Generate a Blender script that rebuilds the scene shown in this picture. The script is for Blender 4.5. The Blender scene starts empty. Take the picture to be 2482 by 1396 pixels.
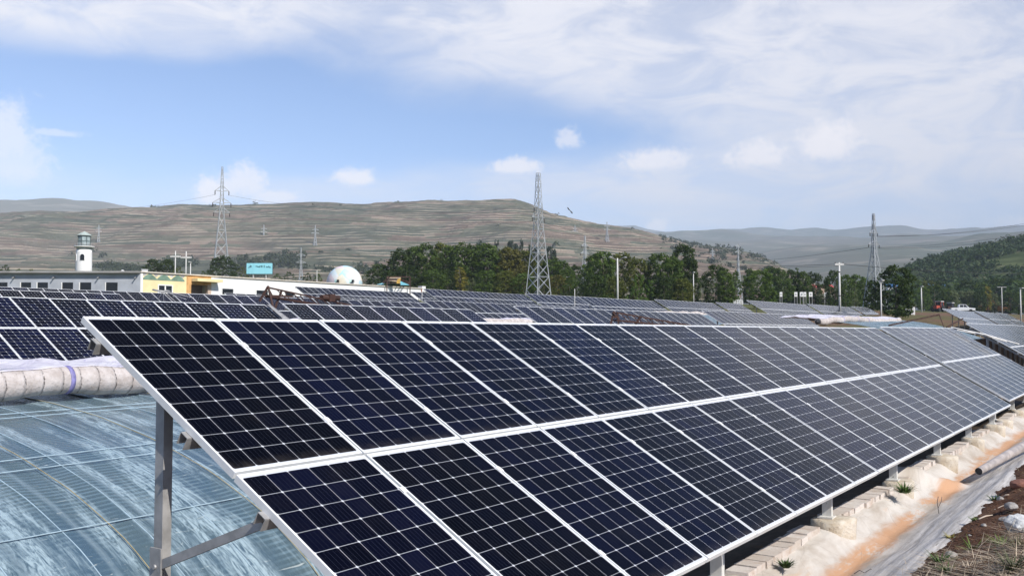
import bpy, bmesh, math, random
import numpy as np
from mathutils import Vector, Matrix
random.seed(7); rng = np.random.default_rng(7)
S = bpy.context.scene
R = math.radians

# ------------------------------------------------------------------ camera
# world: camera at the origin, +Y forward, +X right, Z up (metres, ground near the camera about 2 m below it)
FPX, CX, CY = 2341.35, 1241.0, 698.0          # focal length and centre, in photograph pixels
PITCH = R(2.596)
cam = bpy.data.cameras.new("camera"); cam_o = bpy.data.objects.new("camera", cam); S.collection.objects.link(cam_o)
cam.sensor_width = 36.0; cam.lens = 36.0 * FPX / 2482.0
cam.clip_start = 0.05; cam.clip_end = 40000
cam_o.location = (0, 0, 0); cam_o.rotation_euler = (R(90) + PITCH, 0, 0)
S.camera = cam_o
S.render.resolution_x, S.render.resolution_y = 1024, 575

# ------------------------------------------------------------------ render, view, sun
S.render.engine = 'CYCLES'
S.view_settings.view_transform = 'Standard'; S.view_settings.look = 'None'
S.view_settings.exposure = 0.30; S.view_settings.gamma = 1.0
S.cycles.max_bounces = 6; S.cycles.diffuse_bounces = 3; S.cycles.glossy_bounces = 3
S.cycles.transmission_bounces = 3; S.cycles.transparent_max_bounces = 10; S.cycles.volume_bounces = 0
S.cycles.use_denoising = True
try:
    S.cycles.denoiser = 'OPENIMAGEDENOISE'; S.cycles.denoising_prefilter = 'ACCURATE'
except Exception:
    pass
SUN_AZ, SUN_EL = R(138), R(41)                # azimuth clockwise from the view direction
sd = Vector((math.sin(SUN_AZ) * math.cos(SUN_EL), math.cos(SUN_AZ) * math.cos(SUN_EL), math.sin(SUN_EL)))
sun = bpy.data.lights.new("sun", 'SUN'); sun.energy = 4.9; sun.angle = R(0.53); sun.color = (1.0, 0.955, 0.88)
sun_o = bpy.data.objects.new("sun", sun); S.collection.objects.link(sun_o)
sun_o.rotation_euler = sd.to_track_quat('Z', 'Y').to_euler(); sun_o.location = (0, 0, 60)


# ------------------------------------------------------------------ node helper
class NB:
    """terse builder for shader node trees"""
    def __init__(s, tree):
        s.t = tree; s.n = tree.nodes; s.l = tree.links
    def node(s, typ, **kw):
        n = s.n.new(typ)
        for k, v in kw.items(): setattr(n, k, v)
        return n
    def put(s, sock, v):
        if v is None: return
        if isinstance(v, bpy.types.NodeSocket): s.l.new(v, sock)
        elif sock.type == 'RGBA' and hasattr(v, '__len__') and len(v) == 3: sock.default_value = (*v, 1)
        else: sock.default_value = v
    def m(s, op, a, b=None, c=None, clamp=False):
        n = s.node('ShaderNodeMath', operation=op); n.use_clamp = clamp
        for i, v in enumerate((a, b, c)): s.put(n.inputs[i], v)
        return n.outputs[0]
    def vm(s, op, a, b=None, out=0):
        n = s.node('ShaderNodeVectorMath', operation=op)
        s.put(n.inputs[0], a)
        if op == 'SCALE': s.put(n.inputs[3], b)
        else: s.put(n.inputs[1], b)
        return n.outputs[out]
    def mix(s, f, a, b, mode='MIX'):
        n = s.node('ShaderNodeMix', data_type='RGBA', blend_type=mode)
        s.put(n.inputs[0], f); s.put(n.inputs[6], a); s.put(n.inputs[7], b)
        return n.outputs[2]
    def ramp(s, v, lo, hi, a=0.0, b=1.0, smooth=True):
        n = s.node('ShaderNodeMapRange', interpolation_type='SMOOTHSTEP' if smooth else 'LINEAR')
        for i, x in enumerate((v, lo, hi, a, b)): s.put(n.inputs[i], x)
        return n.outputs[0]
    def noise(s, vec, scale=1.0, detail=4, rough=0.55, dist=0.0, out=0):
        n = s.node('ShaderNodeTexNoise'); s.put(n.inputs['Vector'], vec)
        n.inputs['Scale'].default_value = scale; n.inputs['Detail'].default_value = detail
        n.inputs['Roughness'].default_value = rough; n.inputs['Distortion'].default_value = dist
        return n.outputs[out]
    def voro(s, vec, scale=1.0, out='Color', feature='F1', rand=1.0):
        n = s.node('ShaderNodeTexVoronoi', feature=feature); s.put(n.inputs['Vector'], vec)
        n.inputs['Scale'].default_value = scale; n.inputs['Randomness'].default_value = rand
        return n.outputs[out]
    def white(s, vec, out='Value'):
        n = s.node('ShaderNodeTexWhiteNoise'); s.put(n.inputs['Vector'], vec); return n.outputs[out]
    def comb(s, x, y, z):
        n = s.node('ShaderNodeCombineXYZ')
        for i, v in enumerate((x, y, z)): s.put(n.inputs[i], v)
        return n.outputs[0]
    def sep(s, v):
        n = s.node('ShaderNodeSeparateXYZ'); s.put(n.inputs[0], v); return n.outputs
    def scl(s, v, sx, sy, sz):
        return s.vm('MULTIPLY', v, (sx, sy, sz))
    def bump(s, h, strength=0.4, dist=0.02):
        n = s.node('ShaderNodeBump'); s.put(n.inputs['Height'], h)
        n.inputs['Strength'].default_value = strength; n.inputs['Distance'].default_value = dist
        return n.outputs[0]


# ------------------------------------------------------------------ sky
W = bpy.data.worlds.new("World"); S.world = W; W.use_nodes = True
def build_sky():
    b = NB(W.node_tree); W.node_tree.nodes.clear()
    out = b.node('ShaderNodeOutputWorld'); bg = b.node('ShaderNodeBackground')
    b.l.new(bg.outputs[0], out.inputs[0]); bg.inputs[1].default_value = 0.10
    sky = b.node('ShaderNodeTexSky', sky_type='NISHITA'); sky.sun_disc = False
    sky.sun_elevation = SUN_EL; sky.sun_rotation = SUN_AZ; sky.altitude = 2300; sky.air_density = 1.0
    sky.dust_density = 0.6; sky.ozone_density = 1.6
    d = b.vm('NORMALIZE', b.node('ShaderNodeTexCoord').outputs['Generated'])
    x, y, z = b.sep(d)
    az = b.m('MULTIPLY', b.m('ARCTAN2', x, y), 57.29578)
    el = b.m('MULTIPLY', b.m('ARCSINE', z), 57.29578)
    def lobe(a0, e0, ra, re, amp=1.0, p=None):
        q = b.m('ADD', b.m('POWER', b.m('DIVIDE', b.m('SUBTRACT', az, a0), ra), 2.0), b.m('POWER', b.m('DIVIDE', b.m('SUBTRACT', el, e0), re), 2.0))
        return b.m('MULTIPLY', b.m('EXPONENT', b.m('MULTIPLY', q, -1.0)), amp)
    def total(vs):
        t = vs[0]
        for v in vs[1:]: t = b.m('ADD', t, v)
        return t
    # high veil, seen in perspective on a flat layer overhead
    inv = b.m('DIVIDE', 1.0, b.m('ADD', b.m('MAXIMUM', z, 0.0), 0.12))
    pl = b.comb(b.m('MULTIPLY', x, inv), b.m('MULTIPLY', y, inv), 0.0)
    ang = b.comb(az, el, 0.0)
    n1 = b.noise(b.scl(pl, 1.0, 1.5, 1.0), 0.9, 8, 0.60, 0.5)
    n2 = b.noise(b.scl(ang, 0.05, 0.14, 1.0), 1.0, 7, 0.56, 0.6)
    nn = b.m('ADD', b.m('MULTIPLY', n1, 0.35), b.m('MULTIPLY', n2, 0.65))
    w = total([lobe(14, 15.5, 17, 6.5, 0.46), lobe(29, 12, 14, 6.5, 0.34), lobe(-26, 17.0, 11, 2.6, 0.52), lobe(-12, 18.5, 10, 2.2, 0.26),
               lobe(2, 18, 9, 3.0, 0.30), lobe(-20, 12.4, 14, 2.8, -0.30), lobe(2, 11.6, 8, 1.9, -0.24), lobe(-12, 8.2, 20, 1.5, 0.22),
               lobe(14, 8.6, 15, 1.8, 0.20), lobe(-22, 4.5, 14, 1.6, .16), lobe(18, 5.0, 16, 1.6, .16), lobe(0, 50, 70, 22, -0.12), lobe(24, 9.5, 9, 2.0, 0.12)])
    veil = b.ramp(b.m('ADD', nn, w), 0.47, 0.98)
    n3 = b.noise(b.scl(ang, .16, .42, 1.0), 1.0, 8, 0.62, 0.8)
    veil = b.m('MULTIPLY', veil, b.ramp(n3, .30, .62, .55, 1.0))
    # low cumulus heads with flat bases
    wob = b.noise(ang, 0.75, 7, 0.62, 0.4)
    wob2 = b.noise(ang, 3.0, 4, 0.6)
    wv = b.m('ADD', b.m('MULTIPLY', b.m('SUBTRACT', wob, 0.5), 1.5), b.m('MULTIPLY', b.m('SUBTRACT', wob2, 0.5), 0.7))
    puffs = [(-9.4, 9.0, 1.3, .62, .85), (0.3, 9.75, 1.9, .55, .8), (3.4, 11.3, .8, .7, .6), (8.5, 10.0, 2.2, .75, .8), (14.6, 10.1, 1.9, .9, .85),
             (18.2, 10.6, 1.8, 1.3, .95), (-28.0, 10.1, 1.6, 2.1, .6), (-27.6, 9.0, 2.2, 1.6, .5), (-15.7, 8.5, 1.6, 1.1, .75), (-17.4, 7.8, 1.0, .9, .9), (-13.7, 7.7, 1.6, .5, .7),
             (8.6, 6.2, .7, .45, .6), (-25.5, 10.6, 1.5, .25, .4), (30, 5.9, 3.2, .5, .4)]
    cum = None
    for a0, e0, ra, re, amp in puffs:
        v = b.m('MULTIPLY', b.ramp(b.m('ADD', lobe(a0, e0, ra * 1.25, re * 1.25, 1.0), b.m('MULTIPLY', wv, 0.75)), 0.36, 0.92), amp)
        v = b.m('MULTIPLY', v, b.ramp(b.m('SUBTRACT', el, e0), -re * 1.15, -re * 0.35))
        cum = v if cum is None else b.m('MAXIMUM', cum, v)
    hz = b.ramp(el, 11.0, 0.0)
    skyc = b.mix(1.0, sky.outputs[0], (1.22, 1.31, 1.47), 'MULTIPLY')
    c = b.mix(b.m('MULTIPLY', hz, 0.75), skyc, (6.9, 7.15, 8.2))
    c = b.mix(veil, c, (8.0, 8.0, 8.6))
    c = b.mix(cum, c, (9.7, 9.3, 9.5))
    b.l.new(c, bg.inputs[0])
build_sky()

# ------------------------------------------------------------------ frames of reference
TL = Vector((-2.646, 5.9554, 0.0941))                 # top left corner of the front array
U = Vector((0.55423, 0.83236, 0)); N = Vector((-0.83236, 0.55423, 0)); Z = Vector((0, 0, 1))
TILT = R(30.84)
def P(s, t, z):                                       # along the rows, across the rows, height
    return TL + U * s + N * t + Vector((0, 0, z - TL.z))
def st(x, y):
    dx, dy = x - TL.x, y - TL.y
    return dx * U.x + dy * U.y, dx * N.x + dy * N.y
def ray(px, py):
    v = Vector(((px - CX) / FPX, 1, -(py - CY) / FPX))
    c, s = math.cos(PITCH), math.sin(PITCH)
    d = Vector((v.x, v.y * c - v.z * s, v.y * s + v.z * c))
    return d / d.y
def at(px, py, D): return ray(px, py) * D             # point at depth D
def gp(px, py, z):                                    # point at height z
    d = ray(px, py); return d * (z / d.z)

def vnoise(x, y, seed=0):
    x = np.asarray(x, float); y = np.asarray(y, float)
    xi = np.floor(x).astype(np.int64); yi = np.floor(y).astype(np.int64); fx = x - xi; fy = y - yi
    def h(a, b):
        k = (a * 374761393 + b * 668265263 + seed * 974634777) & 0x7fffffff
        k = ((k ^ (k >> 13)) * 1274126177) & 0x7fffffff
        return ((k ^ (k >> 16)) & 0xffff) / 65535.0
    fx = fx * fx * (3 - 2 * fx); fy = fy * fy * (3 - 2 * fy)
    return (h(xi, yi) * (1 - fx) + h(xi + 1, yi) * fx) * (1 - fy) + (h(xi, yi + 1) * (1 - fx) + h(xi + 1, yi + 1) * fx) * fy
def fbm(x, y, o=4, seed=0):
    r = 0; a = .5
    for i in range(o):
        r = r + a * vnoise(np.asarray(x) * 2 ** i, np.asarray(y) * 2 ** i, seed + i); a *= .5
    return r
def sm(x, a, b):
    k = np.clip((np.asarray(x, float) - a) / (b - a), 0, 1); return k * k * (3 - 2 * k)

def ground_h(x, y):
    """height of the open ground"""
    x = np.asarray(x, float); y = np.asarray(y, float)
    s = (x - TL.x) * U.x + (y - TL.y) * U.y; t = (x - TL.x) * N.x + (y - TL.y) * N.y
    h = -2.12 + 0.053 * np.maximum(t + 2, 0) + 0.012 * np.clip(s, -40, 400) * sm(t, -2, 12) + 0.018 * np.clip(s - 62, 0, 100) * sm(t, -6, 20)
    h = h + 0.006 * np.maximum(-t - 2, 0)
    d = np.hypot(x, y)
    far = sm(d, 220, 420)
    h = h * (1 - far) + far * (np.minimum(h, 9 + 0.012 * (d - 300)))
    pit = sm(t, -.6, .1) * (1 - sm(t, 13.6, 14.4)) * sm(s, -40, -38) * (1 - sm(s, 34, 36.5))
    h = h * (1 - pit) + pit * (-4.25)
    bank = (1 - sm(t, -.5, .4)) * sm(t, -12.5, -10.5) * sm(s, -12, -9) * (1 - sm(s, 60, 66))
    h = h - 0.75 * bank
    return h
def gz(x, y): return float(ground_h(x, y))


# ------------------------------------------------------------------ mesh builder and scene-graph helpers
class MB:
    def __init__(s): s.v = []; s.f = []; s.mi = []; s.cur = 0; s.sm = []
    def add(s, vs, fs, smooth=False):
        o = len(s.v); s.v += [tuple(v) for v in vs]
        s.f += [tuple(i + o for i in f) for f in fs]; s.mi += [s.cur] * len(fs); s.sm += [smooth] * len(fs); return s
    def box(s, c, size, ax=None):
        c = Vector(c); X, Y, Zz = ax if ax else (Vector((1, 0, 0)), Vector((0, 1, 0)), Z)
        hx, hy, hz = size[0] / 2, size[1] / 2, size[2] / 2
        vs = [c + X * (hx * i) + Y * (hy * j) + Zz * (hz * k) for k in (-1, 1) for j in (-1, 1) for i in (-1, 1)]
        return s.add(vs, [(0, 2, 3, 1), (4, 5, 7, 6), (0, 1, 5, 4), (2, 6, 7, 3), (0, 4, 6, 2), (1, 3, 7, 5)])
    def bar(s, a, b, w, h=None, up=Z):
        a = Vector(a); b = Vector(b); h = h or w; d = b - a; L = d.length
        if L < 1e-6: return s
        d /= L
        x = d.cross(up)
        if x.length < 1e-4: x = d.cross(Vector((1, 0, 0)))
        x.normalize(); y = x.cross(d)
        return s.box((a + b) / 2, (w, h, L), (x, y, d))
    def tube(s, pts, r, n=8, cap=True, smooth=True):
        pts = [Vector(p) for p in pts]; rs = r if hasattr(r, '__len__') else [r] * len(pts)
        vs = []; fs = []; ref = None
        for i, p in enumerate(pts):
            d = (pts[min(i + 1, len(pts) - 1)] - pts[max(i - 1, 0)]).normalized()
            if ref is None:
                ref = d.cross(Z)
                if ref.length < 1e-3: ref = Vector((1, 0, 0))
                ref.normalize()
            x = (ref - d * ref.dot(d)).normalized(); y = d.cross(x); ref = x
            for k in range(n):
                a = 2 * math.pi * k / n; vs.append(p + (x * math.cos(a) + y * math.sin(a)) * rs[i])
        for i in range(len(pts) - 1):
            for k in range(n):
                k2 = (k + 1) % n; fs.append((i * n + k, i * n + k2, (i + 1) * n + k2, (i + 1) * n + k))
        s.add(vs, fs, smooth)
        if cap:
            o = len(s.v) - len(vs)
            s.f += [tuple(o + k for k in range(n))[::-1], tuple(o + (len(pts) - 1) * n + k for k in range(n))]
            s.mi += [s.cur] * 2; s.sm += [False] * 2
        return s
    def lathe(s, c, prof, n=16, smooth=True):
        c = Vector(c); vs = []; fs = []
        for r, z in prof:
            for k in range(n):
                a = 2 * math.pi * k / n; vs.append(c + Vector((r * math.cos(a), r * math.sin(a), z)))
        for i in range(len(prof) - 1):
            for k in range(n):
                k2 = (k + 1) % n; fs.append((i * n + k, i * n + k2, (i + 1) * n + k2, (i + 1) * n + k))
        fs.append(tuple(range(n))[::-1]); fs.append(tuple((len(prof) - 1) * n + k for k in range(n)))
        return s.add(vs, fs, smooth)
    def prism(s, poly, d):
        """polygon (list of points) extruded by vector d"""
        n = len(poly); d = Vector(d); vs = [Vector(p) for p in poly] + [Vector(p) + d for p in poly]
        return s.add(vs, [tuple(range(n))[::-1], tuple(range(n, 2 * n))] + [(i, (i + 1) % n, n + (i + 1) % n, n + i) for i in range(n)])
    def grid(s, A, smooth=True, close=False):
        """A: array (m,n,3)"""
        m, n = A.shape[:2]; o = len(s.v); s.v += [tuple(p) for p in A.reshape(-1, 3)]
        fs = [(o + i * n + j, o + i * n + j + 1, o + (i + 1) * n + j + 1, o + (i + 1) * n + j) for i in range(m - 1) for j in range(n - 1)]
        s.f += fs; s.mi += [s.cur] * len(fs); s.sm += [smooth] * len(fs); return s
    def mesh(s, name, mats, origin=None):
        me = bpy.data.meshes.new(name)
        v = s.v if origin is None else [(p[0] - origin[0], p[1] - origin[1], p[2] - origin[2]) for p in s.v]
        me.from_pydata(v, [], s.f)
        for m_ in (mats if isinstance(mats, (list, tuple)) else [mats]): me.materials.append(m_)
        me.polygons.foreach_set('material_index', s.mi); me.polygons.foreach_set('use_smooth', s.sm)
        me.update(); return me

LINK = S.collection.objects.link
def tag(o, label=None, cat=None, group=None, kind=None):
    if label: o['label'] = label
    if cat: o['category'] = cat
    if group: o['group'] = group
    if kind: o['kind'] = kind
    return o
def thing(name, label, cat, loc, group=None, rz=0.0):
    o = bpy.data.objects.new(name, None); LINK(o); o.location = loc; o.rotation_euler = (0, 0, rz)
    o.empty_display_size = 0.3
    return tag(o, label, cat, group)
def part(name, mb, mats, parent, label=None):
    """one mesh, built in world coordinates, hung on its (unrotated) parent"""
    root = parent; off = Vector((0, 0, 0)); q = parent
    while q is not None: off += Vector(q.location); q = q.parent
    o = bpy.data.objects.new(name, mb.mesh(name, mats, off)); LINK(o); o.parent = parent
    if label: o['label'] = label
    return o
def solo(name, mb, mats, label, cat, loc, group=None):
    o = bpy.data.objects.new(name, mb.mesh(name, mats, loc)); LINK(o); o.location = loc
    return tag(o, label, cat, group)
def setting(name, mb, mats, kind='structure'):
    o = bpy.data.objects.new(name, mb.mesh(name, mats)); LINK(o); o['kind'] = kind; return o
def copy_tree(o, parent=None):
    c = o.copy(); LINK(c)
    if parent is not None: c.parent = parent
    for ch in [k for k in bpy.data.objects if k.parent is o]: copy_tree(ch, c)
    return c


# ------------------------------------------------------------------ materials
MATS = {}
def mat(name, col=(.5, .5, .5), rough=.6, metal=0.0, spec=.5, var=0.0, vscale=3.0, bump=0.0, bscale=20.0, fn=None, coords='Object'):
    m_ = bpy.data.materials.new(name); m_.use_nodes = True; b = NB(m_.node_tree)
    p = b.n['Principled BSDF']; p.inputs['Roughness'].default_value = rough; p.inputs['Metallic'].default_value = metal
    p.inputs['Specular IOR Level'].default_value = spec; p.inputs['Base Color'].default_value = (*col, 1)
    tc = b.node('ShaderNodeTexCoord'); v = tc.outputs[coords]
    if fn: fn(b, p, v)
    else:
        if var:
            n = b.noise(v, vscale, 6, .6)
            b.put(p.inputs['Base Color'], b.mix(b.ramp(n, .3, .7), tuple(c * (1 - var) for c in col), tuple(min(1, c * (1 + var)) for c in col)))
            b.put(p.inputs['Roughness'], b.ramp(n, .3, .7, max(.05, rough - .1), min(1, rough + .1)))
        if bump:
            b.put(p.inputs['Normal'], b.bump(b.noise(v, bscale, 5, .6), bump, .02))
    MATS[name] = m_; return m_

def cell_fn(chamfer, tint_lo, tint_hi, gap=.0075):
    def fn(b, p, v):
        uv = b.node('ShaderNodeUVMap').outputs[0]; u, w, _ = b.sep(uv)
        oi = b.node('ShaderNodeObjectInfo')
        fu = b.m('FRACT', u); fw = b.m('FRACT', w)
        au = b.m('ABSOLUTE', b.m('SUBTRACT', fu, .5)); aw = b.m('ABSOLUTE', b.m('SUBTRACT', fw, .5))
        inside = b.m('MULTIPLY', b.m('LESS_THAN', b.m('MAXIMUM', au, aw), .5 - gap), b.m('LESS_THAN', b.m('ADD', au, aw), 1.0 - chamfer))
        rngu = b.m('MULTIPLY', b.m('GREATER_THAN', u, 0.0), b.m('LESS_THAN', u, 6.0))
        rngw = b.m('MULTIPLY', b.m('GREATER_THAN', w, 0.0), b.m('LESS_THAN', w, 10.0))
        cell = b.m('MULTIPLY', inside, b.m('MULTIPLY', rngu, rngw))
        cid = b.comb(b.m('FLOOR', u), b.m('FLOOR', w), b.m('MULTIPLY', oi.outputs['Random'], 97.0))
        r = b.white(cid); r2 = b.m('FRACT', b.m('MULTIPLY', oi.outputs['Random'], 13.7))
        k = b.m('MULTIPLY', b.m('ADD', b.m('MULTIPLY', r, .45), b.m('MULTIPLY', r2, .75)), 1.0, clamp=True)
        col = b.mix(b.m('POWER', k, 2.0), tint_lo, tint_hi)
        # five thin bus bars down each cell
        bus = b.m('LESS_THAN', b.m('ABSOLUTE', b.m('SUBTRACT', b.m('FRACT', b.m('ADD', b.m('MULTIPLY', fu, 5.0), 0.0)), .5)), .035)
        col = b.mix(b.m('MULTIPLY', bus, .16), col, (.10, .11, .16))
        dirt = b.noise(v, 2.2, 5, .6)
        col = b.mix(b.ramp(dirt, .45, .85, 0, .012), col, (.35, .30, .25))
        edge = b.m('MULTIPLY', b.ramp(w, .55, -.1), b.ramp(b.noise(v, 7, 5, .6), .3, .7)); col = b.mix(b.m('MULTIPLY', edge, .09), col, (.34, .29, .24))
        base = b.mix(cell, (.56, .57, .60), col)
        b.put(p.inputs['Base Color'], base)
        tintn = b.node('ShaderNodeTexWhiteNoise'); b.put(tintn.inputs['Vector'], b.vm('ADD', cid, (3.1, 7.7, 1.3)))
        hue = b.mix(b.ramp(tintn.outputs['Value'], .25, .8), (.72, .76, .92), (.95, .86, .88))
        b.put(p.inputs['Specular Tint'], b.mix(.55, (.92, .90, .92), hue))
        p.inputs['Specular IOR Level'].default_value = .035
        b.put(p.inputs['Roughness'], b.ramp(dirt, .3, .7, .07, .13))
    return fn
M_CELL = mat('solar_cells', fn=cell_fn(.07, (.0014, .0014, .0026), (.0032, .0042, .018)))
M_CELLB = mat('solar_cells_old', fn=cell_fn(.105, (.0016, .0017, .0034), (.004, .0055, .024)))
M_FRAME = mat('anodised_aluminium', (.80, .80, .78), .45, 0.0, .4, .05, 4)
M_GALV = mat('galvanised_steel', (.36, .352, .345), .5, .25, .5, .20, 9)
def postfn(b, p, v):
    n = b.noise(v, 14, 6, .65); n2 = b.noise(b.scl(v, 3, 3, 1.2), 4, 5, .6)
    c = b.mix(b.ramp(n2, .35, .75, 0, .5), (.66, .65, .62), (.45, .42, .37)); c = b.mix(b.ramp(n, .62, .70), c, (.06, .05, .045))
    b.put(p.inputs['Base Color'], c)
M_POSTW = mat('stained_white_steel', rough=.55, fn=postfn)
M_DARKIN = mat('shaded_inside', (.05, .05, .05), .7)

def panel_mesh(name, Wd, L, T, glass, frame=None, both=False):
    """origin at the top left corner of the face; x along the row, -y down the slope; z out of the face"""
    fw = .011; mgx, mgy = .016, .030
    def framemb(mb):
        for (x0, x1, y0, y1) in ((0, Wd, -fw, 0), (0, Wd, -L, -L + fw), (0, fw, -L + fw, -fw), (Wd - fw, Wd, -L + fw, -fw)):
            mb.box(((x0 + x1) / 2, (y0 + y1) / 2, -T / 2), (x1 - x0, y1 - y0, T))
        if not both:
            for q in (.22, .78): mb.box((Wd + .01, -L * q, -.012), (.042, .05, .032))
        return mb
    mb = MB()
    zf = -.003
    mb.add([(fw, -L + fw, zf), (Wd - fw, -L + fw, zf), (Wd - fw, -fw, zf), (fw, -fw, zf)], [(0, 1, 2, 3)])
    mb.cur = 1 if both else 0
    mb.add([(fw, -L + fw, zf - .008), (Wd - fw, -L + fw, zf - .008), (Wd - fw, -fw, zf - .008), (fw, -fw, zf - .008)], [(3, 2, 1, 0)])
    if both: framemb(mb)
    me = mb.mesh(name, [glass, M_FRAME] if both else [glass])
    uvl = me.uv_layers.new(name='UVMap')
    for poly in me.polygons:
        for li in poly.loop_indices:
            co = me.vertices[me.loops[li].vertex_index].co
            uvl.data[li].uv = ((co.x - mgx) / (Wd - 2 * mgx) * 6, (co.y + L - mgy) / (L - 2 * mgy) * 10)
    fr = None
    if not both:
        fr = framemb(MB()).mesh('panel_frame', [M_FRAME])
    return me, fr
PW = .992; PITCHX = 1.012
PM_A, FR_A = panel_mesh('solar_panel', PW, 1.64, .042, M_CELL)
PM_B, FR_B = panel_mesh('solar_panel', PW, 1.46, .042, M_CELLB)
PM_F, _ = panel_mesh('solar_panel', PW, 1.64, .042, M_CELLB, both=True)
PM_G, _ = panel_mesh('solar_panel', PW, 1.64, .042, M_CELL, both=True)

def array(s, t, z, n, label, kind='far', tilt=TILT, rows=2, posts=3.3, first=.95, gh=None, endpost=False):
    """one rigid solar array: panels in two rows on purlins, rafters and posts. (s,t,z): its top left corner"""
    me, fr, L = {'A': (PM_A, FR_A, 1.64), 'B': (PM_B, FR_B, 1.46), 'far': (PM_F, None, 1.64), 'new': (PM_G, None, 1.64)}[kind]
    G = .018
    V = -N * math.cos(tilt) - Z * math.sin(tilt); K = U.cross(-V).normalized()
    o0 = P(s, t, z); length = n * PITCHX - .02; depth = rows * L + G
    base = P(s + length / 2, t - depth * math.cos(tilt) / 2, 0); base.z = gz(base.x, base.y) if gh is None else gh
    root = thing('solar_array', label, 'solar array', base, 'solar arrays standing in rows across the field')
    rot = Matrix((U, -V, K)).transposed().to_4x4()
    for r in range(rows):
        for i in range(n):
            jit = V * 0 + K * random.uniform(-.003, .003)
            o = bpy.data.objects.new('solar_panel', me); LINK(o); o.parent = root
            p = o0 + U * (i * PITCHX) + V * (r * (L + G)) + jit
            mtx = rot.copy(); mtx.translation = p - base
            if kind in 'AB': mtx = mtx @ Matrix.Rotation(random.uniform(-.0012, .0012), 4, 'X') @ Matrix.Rotation(random.uniform(-.0014, .0014), 4, 'Y')
            o.matrix_local = mtx
            if fr is not None:
                f = bpy.data.objects.new('panel_frame', fr); LINK(f); f.parent = o
    # purlins under the panels
    fine = kind in 'AB'
    for v in ((.2, .73, 1.20, 1.97) if 0 else (.22, 1.22, 1.95, depth - .22)) if rows == 2 else (.25, L - .25):
        mb = MB(); a = o0 + V * v - K * (.042 + .002); ext = .03
        p0 = a - U * ext; p1 = a + U * (length + ext)
        if fine:                                       # open C channel
            mb.box((p0 + p1) / 2 - K * .002, ((p1 - p0).length, .062, .004), (U, V, K))
            mb.box((p0 + p1) / 2 - K * .040 - V * .031, ((p1 - p0).length, .004, .072), (U, V, K))
            mb.box((p0 + p1) / 2 - K * .040 + V * .031, ((p1 - p0).length, .004, .072), (U, V, K))
        else:
            mb.bar(p0 - K * .03, p1 - K * .03, .05, .06)
        part('purlin', mb, M_GALV if not fine else [M_GALV], root)
    k = 0; ss = first
    ps = []
    while ss < length - .1: ps.append(ss); ss += posts
    if length - ps[-1] > 1.0: ps.append(length - .3)
    if endpost: ps = [.06] + [q for q in ps if q > 1.2]
    for q in ps:
        a = o0 + U * max(q, .5 if endpost else 0) - K * .125
        mb = MB().bar(a + V * .15, a + V * (depth - (.20 if kind == 'A' else .12)), .08 if kind == 'A' else .05, .08 if kind == 'A' else .07, K)
        part('rafter', mb, M_POSTW if kind == 'A' else M_GALV, root)
        tb = t - .84 * math.cos(tilt); tf = t - (depth - .36) * math.cos(tilt)
        for nm, tt, vv, m_ in (('rear_post', tb, .84, M_GALV), ('front_post', tf, depth - .36, M_POSTW if kind == 'A' else M_GALV)):
            top = o0 + U * q + V * vv - K * (.055 if nm == 'rear_post' and endpost and q < .1 else .13); top2 = top.copy()
            g = gz(top.x, top.y) - .1 if gh is None else gh - .05
            if nm == 'front_post' and kind == 'A': g = -2.03
            mb = MB(); bot = Vector((top.x, top.y, g))
            if fine:                                   # U section: web and two flanges
                wd = .10 if nm == 'front_post' else .075
                mb.box((top + bot) / 2 - U * .0, (.006, wd, (top - bot).length), (U, N, Z))
                for sg in (-1, 1): mb.box((top + bot) / 2 + U * .031 + N * (sg * (wd / 2 - .003)), (.056, .006, (top - bot).length), (U, N, Z))
                if nm == 'front_post':
                    mb.box(top + Z * .01 - N * .05, (.07, .16, .05), (U, (N * .87 + Z * .5).normalized(), (Z * .87 - N * .5).normalized()))
                    mb.box(bot + Z * .012, (.16, .16, .018), (U, N, Z))
            else: mb.bar(bot, top, .07)
            part(nm, mb, m_, root)
        # brace from the rear post up to the slope, and a tie to the front post
        rear = o0 + U * q + V * .84
        pb = Vector((rear.x, rear.y, z - 1.43)); pt = o0 + U * q + V * 1.93 - K * .12
        if kind != 'far' and kind != 'new':
            part('brace', MB().bar(pb - U * .02, pt - U * .02, .028, .05), M_GALV, root)
            if fine:
                c = pb - U * .035
                part('brace_bracket', MB().box(c + Z * .02, (.012, .10, .17), (U, N, Z)).tube([c - U * .018, c + U * .02], .014, 8), M_GALV, root)
            f0 = o0 + U * q + V * (depth - .36)
            fb = Vector((f0.x, f0.y, z - 1.74))
            part('strut', MB().bar(fb - N * .03 - U * .03 + Z * .04, fb + N * .9 - U * .03 + Z * .04, .05, .07), M_POSTW if kind == 'A' else M_GALV, root)
    return root

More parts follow.
